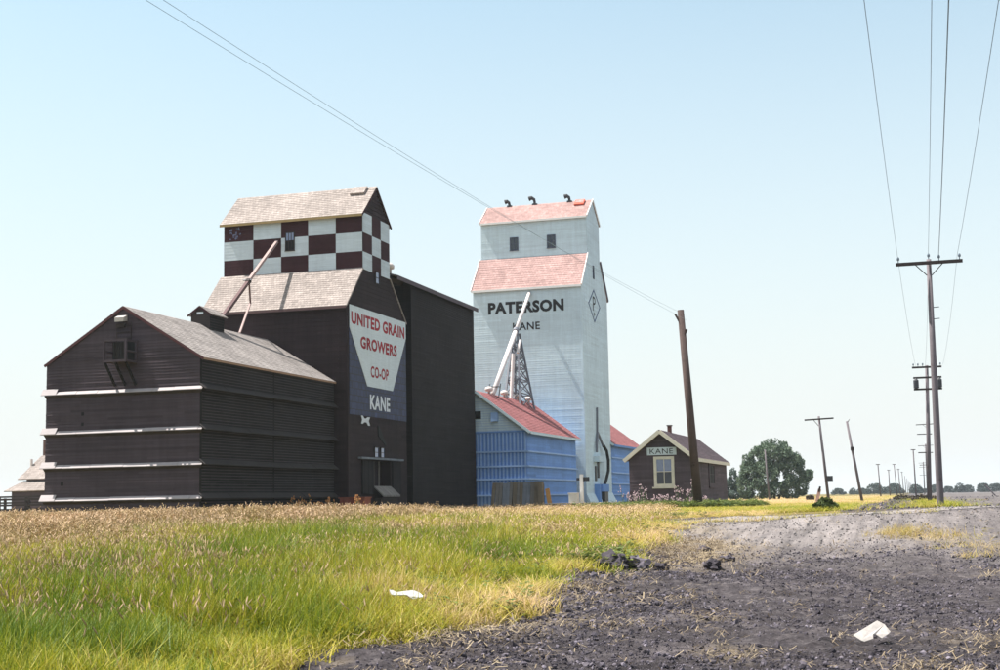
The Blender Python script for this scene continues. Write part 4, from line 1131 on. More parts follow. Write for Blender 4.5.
M['tree_leaf_blue'] = leafmat('bluish_leaf', [(.3, (.05, .08, .075)), (.7, (.11, .15, .13))], .2, .6, tint=False)
M['far_leaf'] = leafmat('far_leaf', [(.3, (.017, .027, .022)), (.7, (.038, .053, .038))], .15, .6, tint=False)
M['bush_leaf'] = leafmat('bush_leaf', [(.3, (.04, .065, .02)), (.7, (.12, .15, .04))], .25, .6, tint=False)
M['bark'] = wood('bark', (.10, .08, .06), .3, .8)

def crown_mesh(lobes, nleaf, ls, rs):
    """leaf faces scattered over the shells of several lobes, denser outside"""
    r = np.random.default_rng(rs)
    vol = np.array([l[3] * l[4] * l[5] for l in lobes]) ** .67; pr = vol / vol.sum()
    which = r.choice(len(lobes), nleaf, p=pr)
    L = np.array(lobes)[which]
    d = r.normal(size=(nleaf, 3)); d /= np.linalg.norm(d, axis=1)[:, None]
    # sub-clumps: directions drawn to a few knots per lobe so gaps and tufts form
    kn = r.normal(size=(len(lobes), 22, 3)); kn /= np.linalg.norm(kn, axis=2)[:, :, None]
    kk = kn[which, r.integers(0, 22, nleaf)]
    d = kk * 1.0 + d * .42; d /= np.linalg.norm(d, axis=1)[:, None]
    rad = r.uniform(.45, 1.08, nleaf) ** .6
    p = L[:, :3] + d * L[:, 3:6] * rad[:, None]
    p = p[p[:, 2] > .05]; n = len(p); d = d[:n]
    nrm = d + r.normal(size=(n, 3)) * .8 + np.array([0, 0, .3]); nrm /= np.linalg.norm(nrm, axis=1)[:, None]
    u = np.cross(nrm, r.normal(size=(n, 3))); u /= np.linalg.norm(u, axis=1)[:, None]
    v = np.cross(nrm, u); s = ls * r.uniform(.6, 1.4, n)[:, None]
    V = np.stack([p - u * s, p + v * s * .5 - u * s * .1, p + u * s, p - v * s * .5], 1).reshape(-1, 3)
    me = bpy.data.meshes.new('crown')
    me.vertices.add(len(V)); me.vertices.foreach_set('co', V.reshape(-1))
    me.loops.add(n * 4); me.loops.foreach_set('vertex_index', np.arange(n * 4, dtype=np.int32))
    me.polygons.add(n); me.polygons.foreach_set('loop_start', np.arange(0, n * 4, 4, dtype=np.int32))
    me.update(); return me
def tree(name, label, loc, lobes, nleaf, ls, mat, trunks, group=None, cat='tree', rs=1):
    t = thing(name, label, cat, loc, group)
    me = crown_mesh(lobes, nleaf, ls, rs); me.materials.append(M[mat])
    o = bpy.data.objects.new('crown', me); C.objects.link(o); o.parent = t
    if trunks:
        m = MB()
        for a, b, r0 in trunks:
            a, b = Vector(a), Vector(b); mid = a.lerp(b, .5) + Vector((.1, .05, .0))
            m.tube([a, mid, b], [r0, r0 * .7, r0 * .25], 7)
        k = m.build('trunk', 'bark'); k.parent = t
    return t
R1 = random.Random(5)
lob = [(-3.6, 0, 3.4, 2.0, 2.0, 2.2), (-2.2, .5, 5.6, 2.0, 2.2, 2.2), (0, 0, 6.2, 2.4, 2.4, 2.6), (1.6, -.3, 5.4, 2.2, 2.2, 2.4), (3.3, .2, 4.2, 1.9, 2.0, 2.4), (4.4, 0, 2.4, 1.3, 1.8, 1.9), (-1.2, -1.2, 3.4, 2.4, 1.6, 2.4), (1.4, -1.3, 3.0, 2.4, 1.6, 2.2), (-4.4, 0, 1.8, 1.5, 1.8, 1.6), (-2.8, -.9, 1.4, 1.8, 1.6, 1.4), (.2, -1.2, 1.3, 2.2, 1.6, 1.4), (2.9, -.8, 1.6, 1.9, 1.6, 1.5), (3.9, .3, 5.3, .8, 1.0, 1.5)]
_q = random.Random(17)
for _k in range(26):
    _a = _q.uniform(-.15, 3.3); _r = _q.uniform(.9, 1.12)
    lob.append((.1 + 5.1 * _r * math.cos(_a), _q.uniform(-1, 1), max(1.0, 3.2 + 5.0 * _r * math.sin(_a) * (.9 if abs(math.cos(_a)) < .6 else .8)), _q.uniform(.35, .85), .7, _q.uniform(.4, 1.0)))
trk = [((-.6, 0, -.3), (-2.6, .2, 5.2), .22), ((0, 0, -.3), (.2, 0, 6.8), .26), ((.5, .1, -.3), (2.8, .2, 5), .2), ((-.3, 0, .6), (-3.8, 0, 3.2), .15), ((.4, 0, .5), (4, 0, 2.6), .15)]
tree('willow_tree', 'big round grey green tree clump standing right of the station', (-20.9, 215, PL), lob, 30000, .17, 'tree_leaf', trk, rs=2).scale = (.92, 1, 1.06)
lob2 = [(0, 0, 3.4, .8, 1.0, 2.0), (-.9, 0, 2.0, .9, 1.0, 1.7), (.9, .2, 2.2, .9, 1., 1.5), (1.6, 0, 1.0, .9, 1., .9), (.1, -.3, 1.0, 1.3, 1., .9)]
tree('bushy_tree', 'slim bluish green tree between the station and the big tree', (-29.5, 235, PL), lob2, 5200, .17, 'tree_leaf_blue', [((0, 0, -.3), (0, 0, 4.0), .12)], rs=3)
lobf = [(0, 0, 3, 3.4, 3, 3.0), (-2.6, .4, 2.2, 2.4, 2.4, 2.2), (2.8, 0, 2.4, 2.5, 2.4, 2.4), (.8, 0, 4.6, 2.0, 2.0, 1.8), (-3.9, 0, 1.4, 1.7, 1.8, 1.5), (4.2, 0, 1.4, 1.7, 1.8, 1.5)]
ft = tree('far_tree', 'tree', (0, 0, 0), lobf, 2600, .42, 'far_leaf', None, rs=4)
lobg = [(0, 0, 2.6, 2.0, 2.0, 2.8), (-1.2, 0, 1.6, 1.4, 1.5, 1.7), (1.3, 0, 1.8, 1.5, 1.5, 1.9)]
ft2 = tree('far_tree', 'tree', (0, 0, 0), lobg, 1500, .42, 'far_leaf', None, rs=6)
spots = [(-42.2, 800, .62, 0), (-35.5, 820, .70, 1), (-30.0, 800, .60, 0), (-22.6, 790, .98, 0), (-16.5, 820, .72, 1), (-12.2, 800, .95, 0), (-9.0, 850, .6, 1),
         (-2.5, 900, 1.0, 1), (-.2, 700, .8, 1), (3.5, 820, .45, 0), (9.8, 800, .78, 0), (16.5, 815, .62, 0), (22.0, 800, .95, 1), (27.0, 815, .7, 0), (34.0, 800, .82, 0), (40.5, 810, .78, 0), (47.0, 800, .66, 0), (54, 820, .8, 0)]
labs = ['low far tree leftmost in the left horizon row, beyond the leaning poles', 'small rounded far tree second in the left horizon row', 'low wide far tree third in the left horizon row', 'largest dark far tree of the left horizon row', 'small far tree between the two largest of the left horizon row', 'dark far tree at the right end of the left horizon row behind the poles', 'small far tree closest to the vanishing telegraph poles',
        'narrow far tree at the vanishing point of the track', 'narrow far tree beside the foot of the power poles', 'lowest far tree just right of the tall pole', 'broad blue grey far tree first of the right horizon row', 'low far tree joined to the broad one in the right horizon row', 'narrow tall far tree standing out in the right horizon row', 'low far tree right of the narrow tall one', 'broad far tree near the middle of the right horizon row', 'broad far tree second from the right edge on the horizon', 'low far tree at the right edge on the horizon', 'far tree at the extreme right end of the horizon row']
used = {0: False, 1: False}
for (x, y, s, kd), lab in zip(spots, labs):
    src = ft2 if kd else ft
    if not used[kd]: o = src; used[kd] = True
    else:
        o = src.copy(); C.objects.link(o)
        for chd in src.children:
            c = chd.copy(); C.objects.link(c); c.parent = o
    o.location = (x, y, PL); o.scale = (s * 1.35, s * 1.35, s); o.rotation_euler = (0, 0, x * 1.7)
    o['label'] = lab; o['category'] = 'tree'; o['group'] = 'far trees on the horizon'
lobb = [(0, 0, .32, .38, .35, .36), (-.3, 0, .22, .3, .3, .26), (.3, .1, .2, .28, .3, .24)]
tree('bush', 'low dark green bush at the foot of the leaning crossarm pole', (-3.95, 63.5, .76), lobb, 2400, .07, 'bush_leaf', None, None, 'bush', rs=8)
# distant bushes and brush heaps on the track
for (x, y, lab) in ((-1.6, 150, 'dark brush heap lying across the track left of the power poles'), (.3, 132, 'brown brush heap beside the foot of the transformer pole'), (-11.6, 160, 'small dark shrub alone in the straw coloured grass')):
    tree('brush_heap', lab, (x, y, PL), [(0, 0, .15, .9, .8, .35), (.9, 0, .1, .7, .6, .3)] if 'heap' in lab else [(0, 0, .3, .45, .4, .4)], 500, .14, 'bark', None, 'brush heaps' if 'heap' in lab else None, 'brush', rs=12)
stk = MB().tube([(11.2, 220, PL - .2), (9.6, 220, 2.5)], .12, 6).build('leaning_stake', 'pole'); tag(stk, 'thin grey stake leaning left in the ploughed field at the right edge', 'stake')
stk = thing('marker_stake', 'short pinkish weathered stake in the straw grass left of the crossarm pole', 'stake', (-8.0, 118, PL))
MB().beam((-8.1, 118, PL - .1), (-7.75, 118, 2.0), .26, .14, (0, 1, 0)).build('stake', plain('pink_grey_wood', (.50, .33, .30), .2), stk)
MB().beam((-7.82, 117.95, 1.75), (-7.70, 117.95, 2.2), .16, .1, (0, 1, 0)).build('cap', 'darkwood', stk)

# ------------------------------------------------------------------ scattered stuff (geometry nodes, one object each)
def hidden_coll(name): return bpy.data.collections.new(name)
def coll_mesh(coll, name, v, f, mat, smooth=False):
    me = bpy.data.meshes.new(name); me.from_pydata(v, [], f)
    me.materials.append(mat)
    if smooth: me.polygons.foreach_set('use_smooth', [True] * len(me.polygons))
    o = bpy.data.objects.new(name, me); coll.objects.link(o); return o
def scatter(name, coll, pts, rot, scl, ix, tint):
    me = bpy.data.meshes.new(name); n = len(pts)
    me.vertices.add(n); me.vertices.foreach_set('co', np.asarray(pts, np.float32).reshape(-1))
    for nm, typ, key, val in (('rot', 'FLOAT_VECTOR', 'vector', rot), ('scl', 'FLOAT_VECTOR', 'vector', scl), ('ix', 'INT', 'value', ix), ('tint', 'FLOAT', 'value', tint)):
        a_ = me.attributes.new(nm, typ, 'POINT')
        a_.data.foreach_set(key, np.asarray(val, np.int32 if typ == 'INT' else np.float32).reshape(-1))
    me.update()
    o = bpy.data.objects.new(name, me); C.objects.link(o); o['kind'] = 'stuff'
    ng = bpy.data.node_groups.new(name, 'GeometryNodeTree')
    ng.interface.new_socket('Geometry', in_out='INPUT', socket_type='NodeSocketGeometry')
    ng.interface.new_socket('Geometry', in_out='OUTPUT', socket_type='NodeSocketGeometry')
    N = ng.nodes; gi, go_ = N.new('NodeGroupInput'), N.new('NodeGroupOutput')
    ci = N.new('GeometryNodeCollectionInfo'); ci.inputs['Collection'].default_value = coll
    ci.inputs['Separate Children'].default_value = True; ci.inputs['Reset Children'].default_value = True
    iop = N.new('GeometryNodeInstanceOnPoints'); iop.inputs['Pick Instance'].default_value = True
    def na(nm, typ):
        q = N.new('GeometryNodeInputNamedAttribute'); q.data_type = typ; q.inputs['Name'].default_value = nm
        return q.outputs['Attribute']
    e2r = N.new('FunctionNodeEulerToRotation')
    Lk = ng.links.new
    Lk(gi.outputs[0], iop.inputs['Points']); Lk(ci.outputs[0], iop.inputs['Instance'])
    Lk(na('ix', 'INT'), iop.inputs['Instance Index']); Lk(na('rot', 'FLOAT_VECTOR'), e2r.inputs[0]); Lk(e2r.outputs[0], iop.inputs['Rotation'])
    Lk(na('scl', 'FLOAT_VECTOR'), iop.inputs['Scale']); Lk(iop.outputs[0], go_.inputs[0])
    md = o.modifiers.new('scatter', 'NODES'); md.node_group = ng
    return o

GR = random.Random(42)
def blade(v, f, bx, by, h, w, bend, az, segs=3):
    ca, sa = math.cos(az), math.sin(az); i = len(v)
    for k in range(segs + 1):
        q = k / segs; o_ = bend * q * q; z = h * (q - .12 * (bend / max(h, .01)) * q * q)
        ww = w * (1 - q * .85) * .5
        cx_, cy_ = bx + ca * o_, by + sa * o_
        v += [(cx_ - sa * ww, cy_ + ca * ww, z), (cx_ + sa * ww, cy_ - ca * ww, z)]
    for k in range(segs): f.append((i + 2 * k, i + 2 * k + 1, i + 2 * k + 3, i + 2 * k + 2))
def seedhead(v, f, p, d, ln, w):
    n = 5; i = len(v)
    for q, r in ((0, .2), (.3, 1.), (.65, .8), (1, .1)):
        for j in range(n):
            a = 2 * math.pi * j / n
            v.append((p[0] + d[0] * ln * q + math.cos(a) * w * r * .5, p[1] + d[1] * ln * q + math.sin(a) * w * r * .5, p[2] + d[2] * ln * q))
    for k in range(3):
        for j in range(n): f.append((i + k * n + j, i + k * n + (j + 1) % n, i + (k + 1) * n + (j + 1) % n, i + (k + 1) * n + j))
M['grass'] = leafmat('grass_blade', [(0., (.095, .150, .015)), (.3, (.225, .245, .018)), (.55, (.36, .315, .032)), (.8, (.46, .36, .12)), (1., (.58, .42, .25))], .35, .55)
M['seed'] = leafmat('grass_seed_head', [(0., (.36, .28, .12)), (.5, (.48, .345, .20)), (1., (.62, .45, .32))], .25, .7)
gc = hidden_coll('grass_tufts')
for k in range(6):                                  # 0..5 leafy tufts
    v, f = [], []
    for j in range(13):
        h = GR.uniform(.16, .5)
        blade(v, f, GR.gauss(0, .09), GR.gauss(0, .09), h, GR.uniform(.008, .016), h * GR.uniform(.1, .75), GR.uniform(0, 6.28))
    coll_mesh(gc, 'tuft_a%02d' % k, v, f, M['grass'])
hc = hidden_coll('seed_tufts')
for k in range(5):                                  # seeding stalks
    v, f = [], []; v2, f2 = [], []
    for j in range(6):
        h = GR.uniform(.45, .75); az = GR.uniform(0, 6.28); bx, by = GR.gauss(0, .09), GR.gauss(0, .09); bd = GR.uniform(.03, .16)
        blade(v, f, bx, by, h, .006, bd, az, 3)
        seedhead(v2, f2, (bx + math.cos(az) * bd * .9, by + math.sin(az) * bd * .9, h * .93), (math.cos(az) * .35, math.sin(az) * .35, .9), GR.uniform(.07, .13), GR.uniform(.008, .018))
    for j in range(5):
        h = GR.uniform(.2, .42); blade(v, f, GR.gauss(0, .08), GR.gauss(0, .08), h, .010, h * GR.uniform(.2, .7), GR.uniform(0, 6.28))
    me = bpy.data.meshes.new('seed_%02d' % k)
    n0 = len(v); me.from_pydata(v + v2, [], f + [tuple(i + n0 for i in q) for q in f2])
    me.materials.append(M['grass']); me.materials.append(M['seed'])
    me.polygons.foreach_set('material_index', [0] * len(f) + [1] * len(f2))
    hc.objects.link(bpy.data.objects.new('seed_%02d' % k, me))

foot = [tuple(.87 * q for q in r_) for r_ in ((EX0, EX1 + 1.7, EY0, EY1), (TX0, TX1, 101, TY1), (AX0, AX1 + .1, AY0 - .1, AY1))] + [ (QX0, QX1 + .4, QY0, QY1), (BX0, BX1, 105, 122), (BX0, BX1, 136, 152), (SX0, SX1, SY0, SY1), (-24.4, -19.4, 91.4, 95.2), (-30.3, -26.3, 97.5, 98.7)]
def inside(X, Y):
    m = np.zeros(len(X), bool)
    for x0, x1, y0, y1 in foot: m |= (X > x0) & (X < x1) & (Y > y0) & (Y < y1)
    return m
def sample(n, a0, a1, power, bl, brr):
    """points on the ground, density falling with distance a as a**-power * width"""
    u = rng.random(n)
    e = 2 - power
    a = (a0 ** e + u * (a1 ** e - a0 ** e)) ** (1 / e) if abs(e) > 1e-6 else a0 * (a1 / a0) ** u
    b = (bl + (brr - bl) * rng.random(n)) * a
    X, Y = xy(a, b); return X, Y, a, b
def grassy(n, a0, a1, power, bl, brr, seedy):
    X, Y, a, b = sample(n, a0, a1, power, bl, brr)
    g = grassmask(X, Y)
    # patchy density and thinning at the edge
    k = (rng.random(n) < g * (.55 + .6 * fbm(X * .45, Y * .45, 3, 61))) & ~inside(X, Y) & (X < .1)
    return X[k], Y[k], a[k], b[k]
def tint_of(X, Y, a, b):
    f = fbm(X * .16, Y * .16, 4, 71)
    dry = sst(.42, .68, f) * .45 + .14 + sst(26, 60, a) * .28 + np.exp(-((b - edge(a)) / 1.0) ** 2) * (a < 48) * .34
    dry = dry + (fbm(X * 1.1, Y * 1.1, 4, 81) - .5) * .95 + rng.normal(0, .17, len(X))
    # dry straw belt between the track and the tree
    dry = dry + sst(80, 125, a) * .32 - .30 * np.exp(-((X + 5.0) / 1.8) ** 2) * (a > 60)
    return np.clip(dry, 0, 1)
X, Y, a, b = grassy(95000, 10.5, 62, 1.05, -.44, .18, False)
tn = tint_of(X, Y, a, b); n = len(X)
hgt = (.62 + .75 * fbm(X * .3, Y * .3, 3, 91)) * (.75 + .5 * rng.random(n)) * np.clip(.45 + (edge(a) - b) * .22, .4, 1.0) * (1 - .5 * sst(36, 50, a)) * (.7 + .6 * sst(.35, .65, fbm(X * .9, Y * .9, 3, 171)))
wid = (1 + a / 38) * (.85 + .3 * rng.random(n))
rot = np.stack([rng.normal(0, .12, n), rng.normal(0, .12, n), rng.random(n) * 6.28], -1)
scatter('meadow_grass', gc, np.stack([X, Y, ground_z(X, Y) - .02], -1), rot, np.stack([wid, wid, hgt], -1), rng.integers(0, 6, n), tn)
X, Y, a, b = grassy(80000, 60, 330, 2.0, -.44, .30, False)
tn = np.clip(tint_of(X, Y, a, b) + .08, 0, 1); n = len(X)
hgt = (.55 + .6 * rng.random(n)) * np.where(a > 85, .5, .5)
wid = 1.9 + a / 55
rot = np.stack([np.zeros(n), np.zeros(n), rng.random(n) * 6.28], -1)
scatter('far_grass', gc, np.stack([X, Y, ground_z(X, Y) - .02], -1), rot, np.stack([wid, wid, hgt], -1), rng.integers(0, 6, n), tn)
X, Y, a, b = grassy(46000, 13, 100, 1.0, -.44, .12, True); n = len(X)
pr = np.clip(.08 + .92 * sst(18, 42, a - (b + .2 * a) * .8 + (fbm(X * .1, Y * .1, 3, 101) - .5) * 24), 0, 1) * np.where((b > edge(np.minimum(a, 48)) - 2) & (a < 50), .4, 1) * np.where((b > -.12 * a) & (a > 40), .5, 1)
k = rng.random(n) < pr * .85; X, Y, a, b = X[k], Y[k], a[k], b[k]; n = len(X)
tn = np.clip(.62 + (fbm(X * .4, Y * .4, 3, 111) - .5) * .9, 0, 1)
wid = (1 + a / 42); hgt = (.62 + .34 * rng.random(n) + .25 * fbm(X * .25, Y * .25, 2, 121)) * (1 - .28 * sst(36, 55, a)) * np.where(b > -.2 * a, .8, 1)
rot = np.stack([rng.normal(0, .14, n), rng.normal(0, .14, n), rng.random(n) * 6.28], -1)
scatter('seeding_grass', hc, np.stack([X, Y, ground_z(X, Y) - .02], -1), rot, np.stack([wid, wid, hgt], -1), rng.integers(0, 5, n), tn)

# the tall pinkish stand of ripe grass along the far left
fc = hidden_coll('ripe_tufts')
for k in range(4):
    v, f, v2, f2 = [], [], [], []
    for j in range(9):
        h = GR.uniform(.5, .8); az = GR.uniform(0, 6.28); bx, by = GR.gauss(0, .13), GR.gauss(0, .13); bd = GR.uniform(.02, .18)
        blade(v, f, bx, by, h, .006, bd, az, 2)
        for q in range(4):
            z = h * (.80 + .07 * q); o_ = bd * (z / h) ** 2
            seedhead(v2, f2, (bx + math.cos(az) * o_ + GR.gauss(0, .012), by + math.sin(az) * o_ + GR.gauss(0, .012), z), (GR.gauss(0, .4), GR.gauss(0, .4), .8), GR.uniform(.04, .08), GR.uniform(.014, .026))
    me = bpy.data.meshes.new('ripe_%02d' % k); n0 = len(v)
    me.from_pydata(v + v2, [], f + [tuple(i + n0 for i in q) for q in f2])
    me.materials.append(M['grass']); me.materials.append(M['seed'])
    me.polygons.foreach_set('material_index', [0] * len(f) + [1] * len(f2))
    fc.objects.link(bpy.data.objects.new('ripe_%02d' % k, me))
X, Y, a, b = grassy(26000, 22, 58, .6, -.44, -.05, True)
k = rng.random(len(X)) < sst(25, 38, a + (fbm(X * .12, Y * .12, 3, 221) - .5) * 16 - np.maximum(b + .30 * a, 0) * 1.9) * (.04 + .62 * sst(.38, .72, fbm(X * .5, Y * .5, 3, 231))); X, Y, a, b = X[k], Y[k], a[k], b[k]; n = len(X)
s_ = 1 + a / 90; hh = (.72 + .4 * fbm(X * .25, Y * .25, 3, 241) + .15 * rng.random(n)) * (1 - .22 * sst(40, 54, a))
scatter('ripe_grass', fc, np.stack([X, Y, ground_z(X, Y) - .02], -1), np.stack([rng.normal(0, .12, n), rng.normal(0, .12, n), rng.random(n) * 6.28], -1), np.stack([s_, s_, hh], -1), rng.integers(0, 4, n), np.clip(.55 + (fbm(X * .5, Y * .5, 3, 251) - .5) * 1.0 + rng.normal(0, .12, n), 0, 1))

# broad leaved weeds among the grass
M['broad'] = leafmat('broad_weed_leaf', [(0., (.064, .100, .028)), (.5, (.128, .168, .040)), (1., (.240, .240, .072))], .3, .55)
wc = hidden_coll('weed_rosettes')
for k in range(4):
    v, f = [], []
    for st in range(4):
        h = GR.uniform(.25, .55); sx, sy_ = GR.gauss(0, .07), GR.gauss(0, .07)
        for q in range(9):
            z = h * (.15 + .85 * q / 9); az = GR.uniform(0, 6.28); L = GR.uniform(.07, .15) * (1.2 - .6 * q / 9); w = L * .28; i = len(v)
            ca, sa = math.cos(az), math.sin(az)
            v += [(sx, sy_, z), (sx + ca * L * .5 - sa * w, sy_ + sa * L * .5 + ca * w, z + L * .28), (sx + ca * L, sy_ + sa * L, z + L * .1), (sx + ca * L * .5 + sa * w, sy_ + sa * L * .5 - ca * w, z + L * .28)]
            f.append((i, i + 1, i + 2, i + 3))
    coll_mesh(wc, 'rosette_%02d' % k, v, f, M['broad'])
X, Y, a, b = grassy(30000, 12, 62, 1.1, -.44, .18, False)
k = rng.random(len(X)) < (.45 * sst(.55, .68, fbm(X * .5, Y * .5, 3, 201)) + .03) * sst(14, 22, a); X, Y, a, b = X[k], Y[k], a[k], b[k]
q = 900; x2 = rng.uniform(-20.5, -9.5, q); y2 = rng.uniform(84, 93, q); a2, b2 = ab(x2, y2)
X, Y, a, b = (np.concatenate(z) for z in ((X, x2), (Y, y2), (a, a2), (b, b2))); n = len(X)
s_ = (1 + a / 60) * (.7 + .6 * rng.random(n)); hh = (.55 + .4 * rng.random(n)) * (1 - .3 * sst(36, 50, a)) * np.where(a > 70, 2.0, 1)
scatter('meadow_weeds', wc, np.stack([X, Y, ground_z(X, Y) - .02], -1), np.stack([rng.normal(0, .12, n), rng.normal(0, .12, n), rng.random(n) * 6.28], -1), np.stack([s_, s_, hh], -1), rng.integers(0, 4, n), np.clip(rng.normal(.4, .25, n), 0, 1))

# weeds with pale pink heads by the station and rusty docks by the elevator
M['pink'] = plain('pink_weed_flower', (.46, .33, .36), .2, 5, .8)
M['dock'] = plain('rusty_dock_seed', (.42, .19, .07), .25, 5, .8)
M['weed_leaf'] = leafmat('weed_leaf', [(.3, (.06, .10, .045)), (.7, (.14, .18, .08))], .3, .6, tint=False)
def weed(x, y, h, mat, label, group, nst=5, cat='weed', sp=.22):
    z0 = gz(x, y)
    o = thing('weed_plant', label, cat, (x, y, z0), group)
    m, l_ = MB(), MB()
    for j in range(nst):
        hh = h * GR.uniform(.6, 1.0); dx, dy = GR.gauss(0, sp), GR.gauss(0, sp)
        l_.tube([(x + dx * .4, y + dy * .4, z0 - .05), (x + dx, y + dy, z0 + hh)], .012, 4)
        for q in range(7):
            zz = z0 + hh * GR.uniform(.1, .75); az = GR.uniform(0, 6.28); L = GR.uniform(.08, .2)
            ox, oy = x + dx * .7, y + dy * .7
            l_.quad((ox, oy, zz), (ox + L * .5 * math.cos(az) + .03 * math.sin(az), oy + L * .5 * math.sin(az) - .03 * math.cos(az), zz + .04), (ox + L * math.cos(az), oy + L * math.sin(az), zz), (ox + L * .5 * math.cos(az) - .03 * math.sin(az), oy + L * .5 * math.sin(az) + .03 * math.cos(az), zz + .04))
        for q in range(6):
            zz = z0 + hh * GR.uniform(.78, 1.08); r_ = GR.uniform(.02, .045)
            px_, py_ = x + dx + GR.gauss(0, .05), y + dy + GR.gauss(0, .05)
            m.lathe((px_, py_, zz), [(.2 * r_, 0), (r_, r_ * .8), (r_ * .7, r_ * 1.7), (.1 * r_, r_ * 2.3)], 6)
    l_.build('foliage', 'weed_leaf', o); m.build('flower_heads', mat, o)
GW = 'pink headed weeds in front of the station'
for k in range(15):
    x = -18.6 + k * .38 + GR.gauss(0, .15)
    weed(x, GR.uniform(88.5, 93), GR.uniform(.7, 1.6) * (1.15 if k in (3, 4, 13) else 1), 'pink', 'pale pink headed weed in front of the plum station wall', GW)
for k in range(12):
    weed(-33.2 + k * .42 + GR.gauss(0, .25), GR.uniform(69, 72.5), GR.uniform(.7, 1.3), 'dock', 'rusty brown dock weed before the corner of the ledged annex', 'rusty dock weeds by the annex corner', 4)

# ------------------------------------------------------------------ clods and straw on the bare soil
M['clod'] = None
t = NT('soil_clod')
n1 = t.noise(9, 5, .7)
c = t.ramp(n1, [(.3, (.037, .033, .042)), (.7, (.099, .088, .103))])
c = t.mix(.8, c, t.ramp(t.n('ShaderNodeObjectInfo').outputs['Random'], [(0, .45), (.6, 1.1), (.85, 1.9), (1., 3.4)]), 'MULTIPLY')
t.bump(n1, .6, .02)
M['clod'] = t.col(c, .95, .1)
def clod_mesh(seed, r=1.0, sub=1):
    bm = bmesh.new(); bmesh.ops.create_icosphere(bm, subdivisions=sub, radius=r)
    q = random.Random(seed); off = [q.uniform(0, 50) for _ in range(3)]
    co_ = np.array([v.co[:] for v in bm.verts])
    nn = fbm(co_[:, 0] * 1.6 / r + off[0], co_[:, 1] * 1.6 / r + co_[:, 2] * 1.1 / r + off[1], 3, seed)
    for v, k in zip(bm.verts, nn): v.co *= (.35 + 1.2 * k) * q.uniform(.75, 1.25); v.co.z *= .72
    v_ = [v.co[:] for v in bm.verts]; f_ = [[w.index for w in f.verts] for f in bm.faces]; bm.free(); return v_, f_
cc = hidden_coll('clods')
for k in range(6):
    v, f = clod_mesh(k + 1); coll_mesh(cc, 'clod_%02d' % k, v, f, M['clod'])
def soil_pts(n, a0, a1, power, bl=-.20, brr=.42):
    X, Y, a, b = sample(n, a0, a1, power, bl, brr)
    k = (rng.random(n) < (1 - grassmask(X, Y))) & (a < 47.5)
    return X[k], Y[k], a[k], b[k]
X, Y, a, b = soil_pts(300000, 10.5, 48, 1.25, -.30)
dens = fbm(X * .5, Y * .5, 4, 131); pale_ = sst(29, 40, a)
k = rng.random(len(X)) < np.clip((dens - .28) * 2.4, .05, 1) * (1 - .97 * pale_); X, Y, a, b, dens = X[k], Y[k], a[k], b[k], dens[k]; n = len(X)
sz = np.exp(rng.normal(math.log(.0046), .62, n)) * (.8 + dens * .7) * (1 + a / 60)
sz = np.minimum(sz, .045); edg = np.exp(-((b - edge(a)) / 1.1) ** 2) * (a > 18); sz = sz * (1 + edg * 1.2)
rot = rng.random((n, 3)) * 6.28
scatter('soil_clods', cc, np.stack([X, Y, ground_z(X, Y) + sz * .15], -1), rot, np.stack([sz, sz, sz], -1) * (.8 + .5 * rng.random((n, 3))), rng.integers(0, 6, n), rng.random(n))
bs = hidden_coll('pale_stones')
M['stone'] = plain('pale_bank_stone', (.17, .155, .155), .4, 6, .9)
for k in range(4):
    v, f = clod_mesh(k + 40); coll_mesh(bs, 'stone_%02d' % k, v, f, M['stone'])
n = 4000; a_ = rng.uniform(36, 55, n); b_ = 5.5 + 22 * rng.random(n); X, Y = xy(a_, b_); sz = np.exp(rng.normal(math.log(.019), .5, n))
scatter('bank_stones', bs, np.stack([X, Y, ground_z(X, Y) + sz * .2 + .012], -1), rng.random((n, 3)) * 6.28, np.stack([sz, sz, sz], -1), rng.integers(0, 4, n), rng.random(n))
n = 420; a_ = np.where(rng.random(n) < .6, rng.normal(49.6, .5, n), rng.normal(55, .6, n)); b_ = 6 + 20 * rng.random(n) ** 1.3; X, Y = xy(a_, b_)
k = fbm(X * .5, Y * .5, 2, 321) > .48; X, Y = X[k], Y[k]; n = len(X)
scatter('roadside_grass', gc, np.stack([X, Y, ground_z(X, Y) - .02], -1), np.stack([rng.normal(0, .3, n), rng.normal(0, .3, n), rng.random(n) * 6.28], -1), np.stack([np.full(n, 1.3)] * 2 + [.2 + .3 * rng.random(n)], -1), rng.integers(0, 6, n), np.clip(rng.normal(.7, .2, n), 0, 1))
n = 4000; f_ = rng.random(n) < .3
Y = 60 + 150 * rng.random(n) ** 1.6; X = np.where(f_, rng.uniform(-3.2, .2, n), 1.8 + (Y * .42 - 2) * rng.random(n))
sz = np.exp(rng.normal(math.log(.035), .5, n)) * (.6 + Y / 200)
scatter('field_clods', cc, np.stack([X, Y, ground_z(X, Y) + sz * .12], -1), rng.random((n, 3)) * 6.28, np.stack([sz, sz, sz * .8], -1), rng.integers(0, 6, n), rng.random(n))
n = 600; Y = 60 + 120 * rng.random(n) ** 1.5; X = rng.normal(.75, .35, n) + np.where(rng.random(n) < .35, rng.normal(0, 1.6, n), 0)
scatter('pole_line_grass', gc, np.stack([X, Y, ground_z(X, Y) - .02], -1), np.stack([np.zeros(n), np.zeros(n), rng.random(n) * 6.28], -1), np.stack([1.6 + Y / 80, 1.6 + Y / 80, .3 + .4 * rng.random(n)], -1), rng.integers(0, 6, n), np.clip(rng.normal(.45, .2, n), 0, 1))
sc_ = hidden_coll('straws')
M['straw'] = leafmat('straw', [(0., (.154, .115, .077)), (1., (.322, .259, .175))], .15, .7)
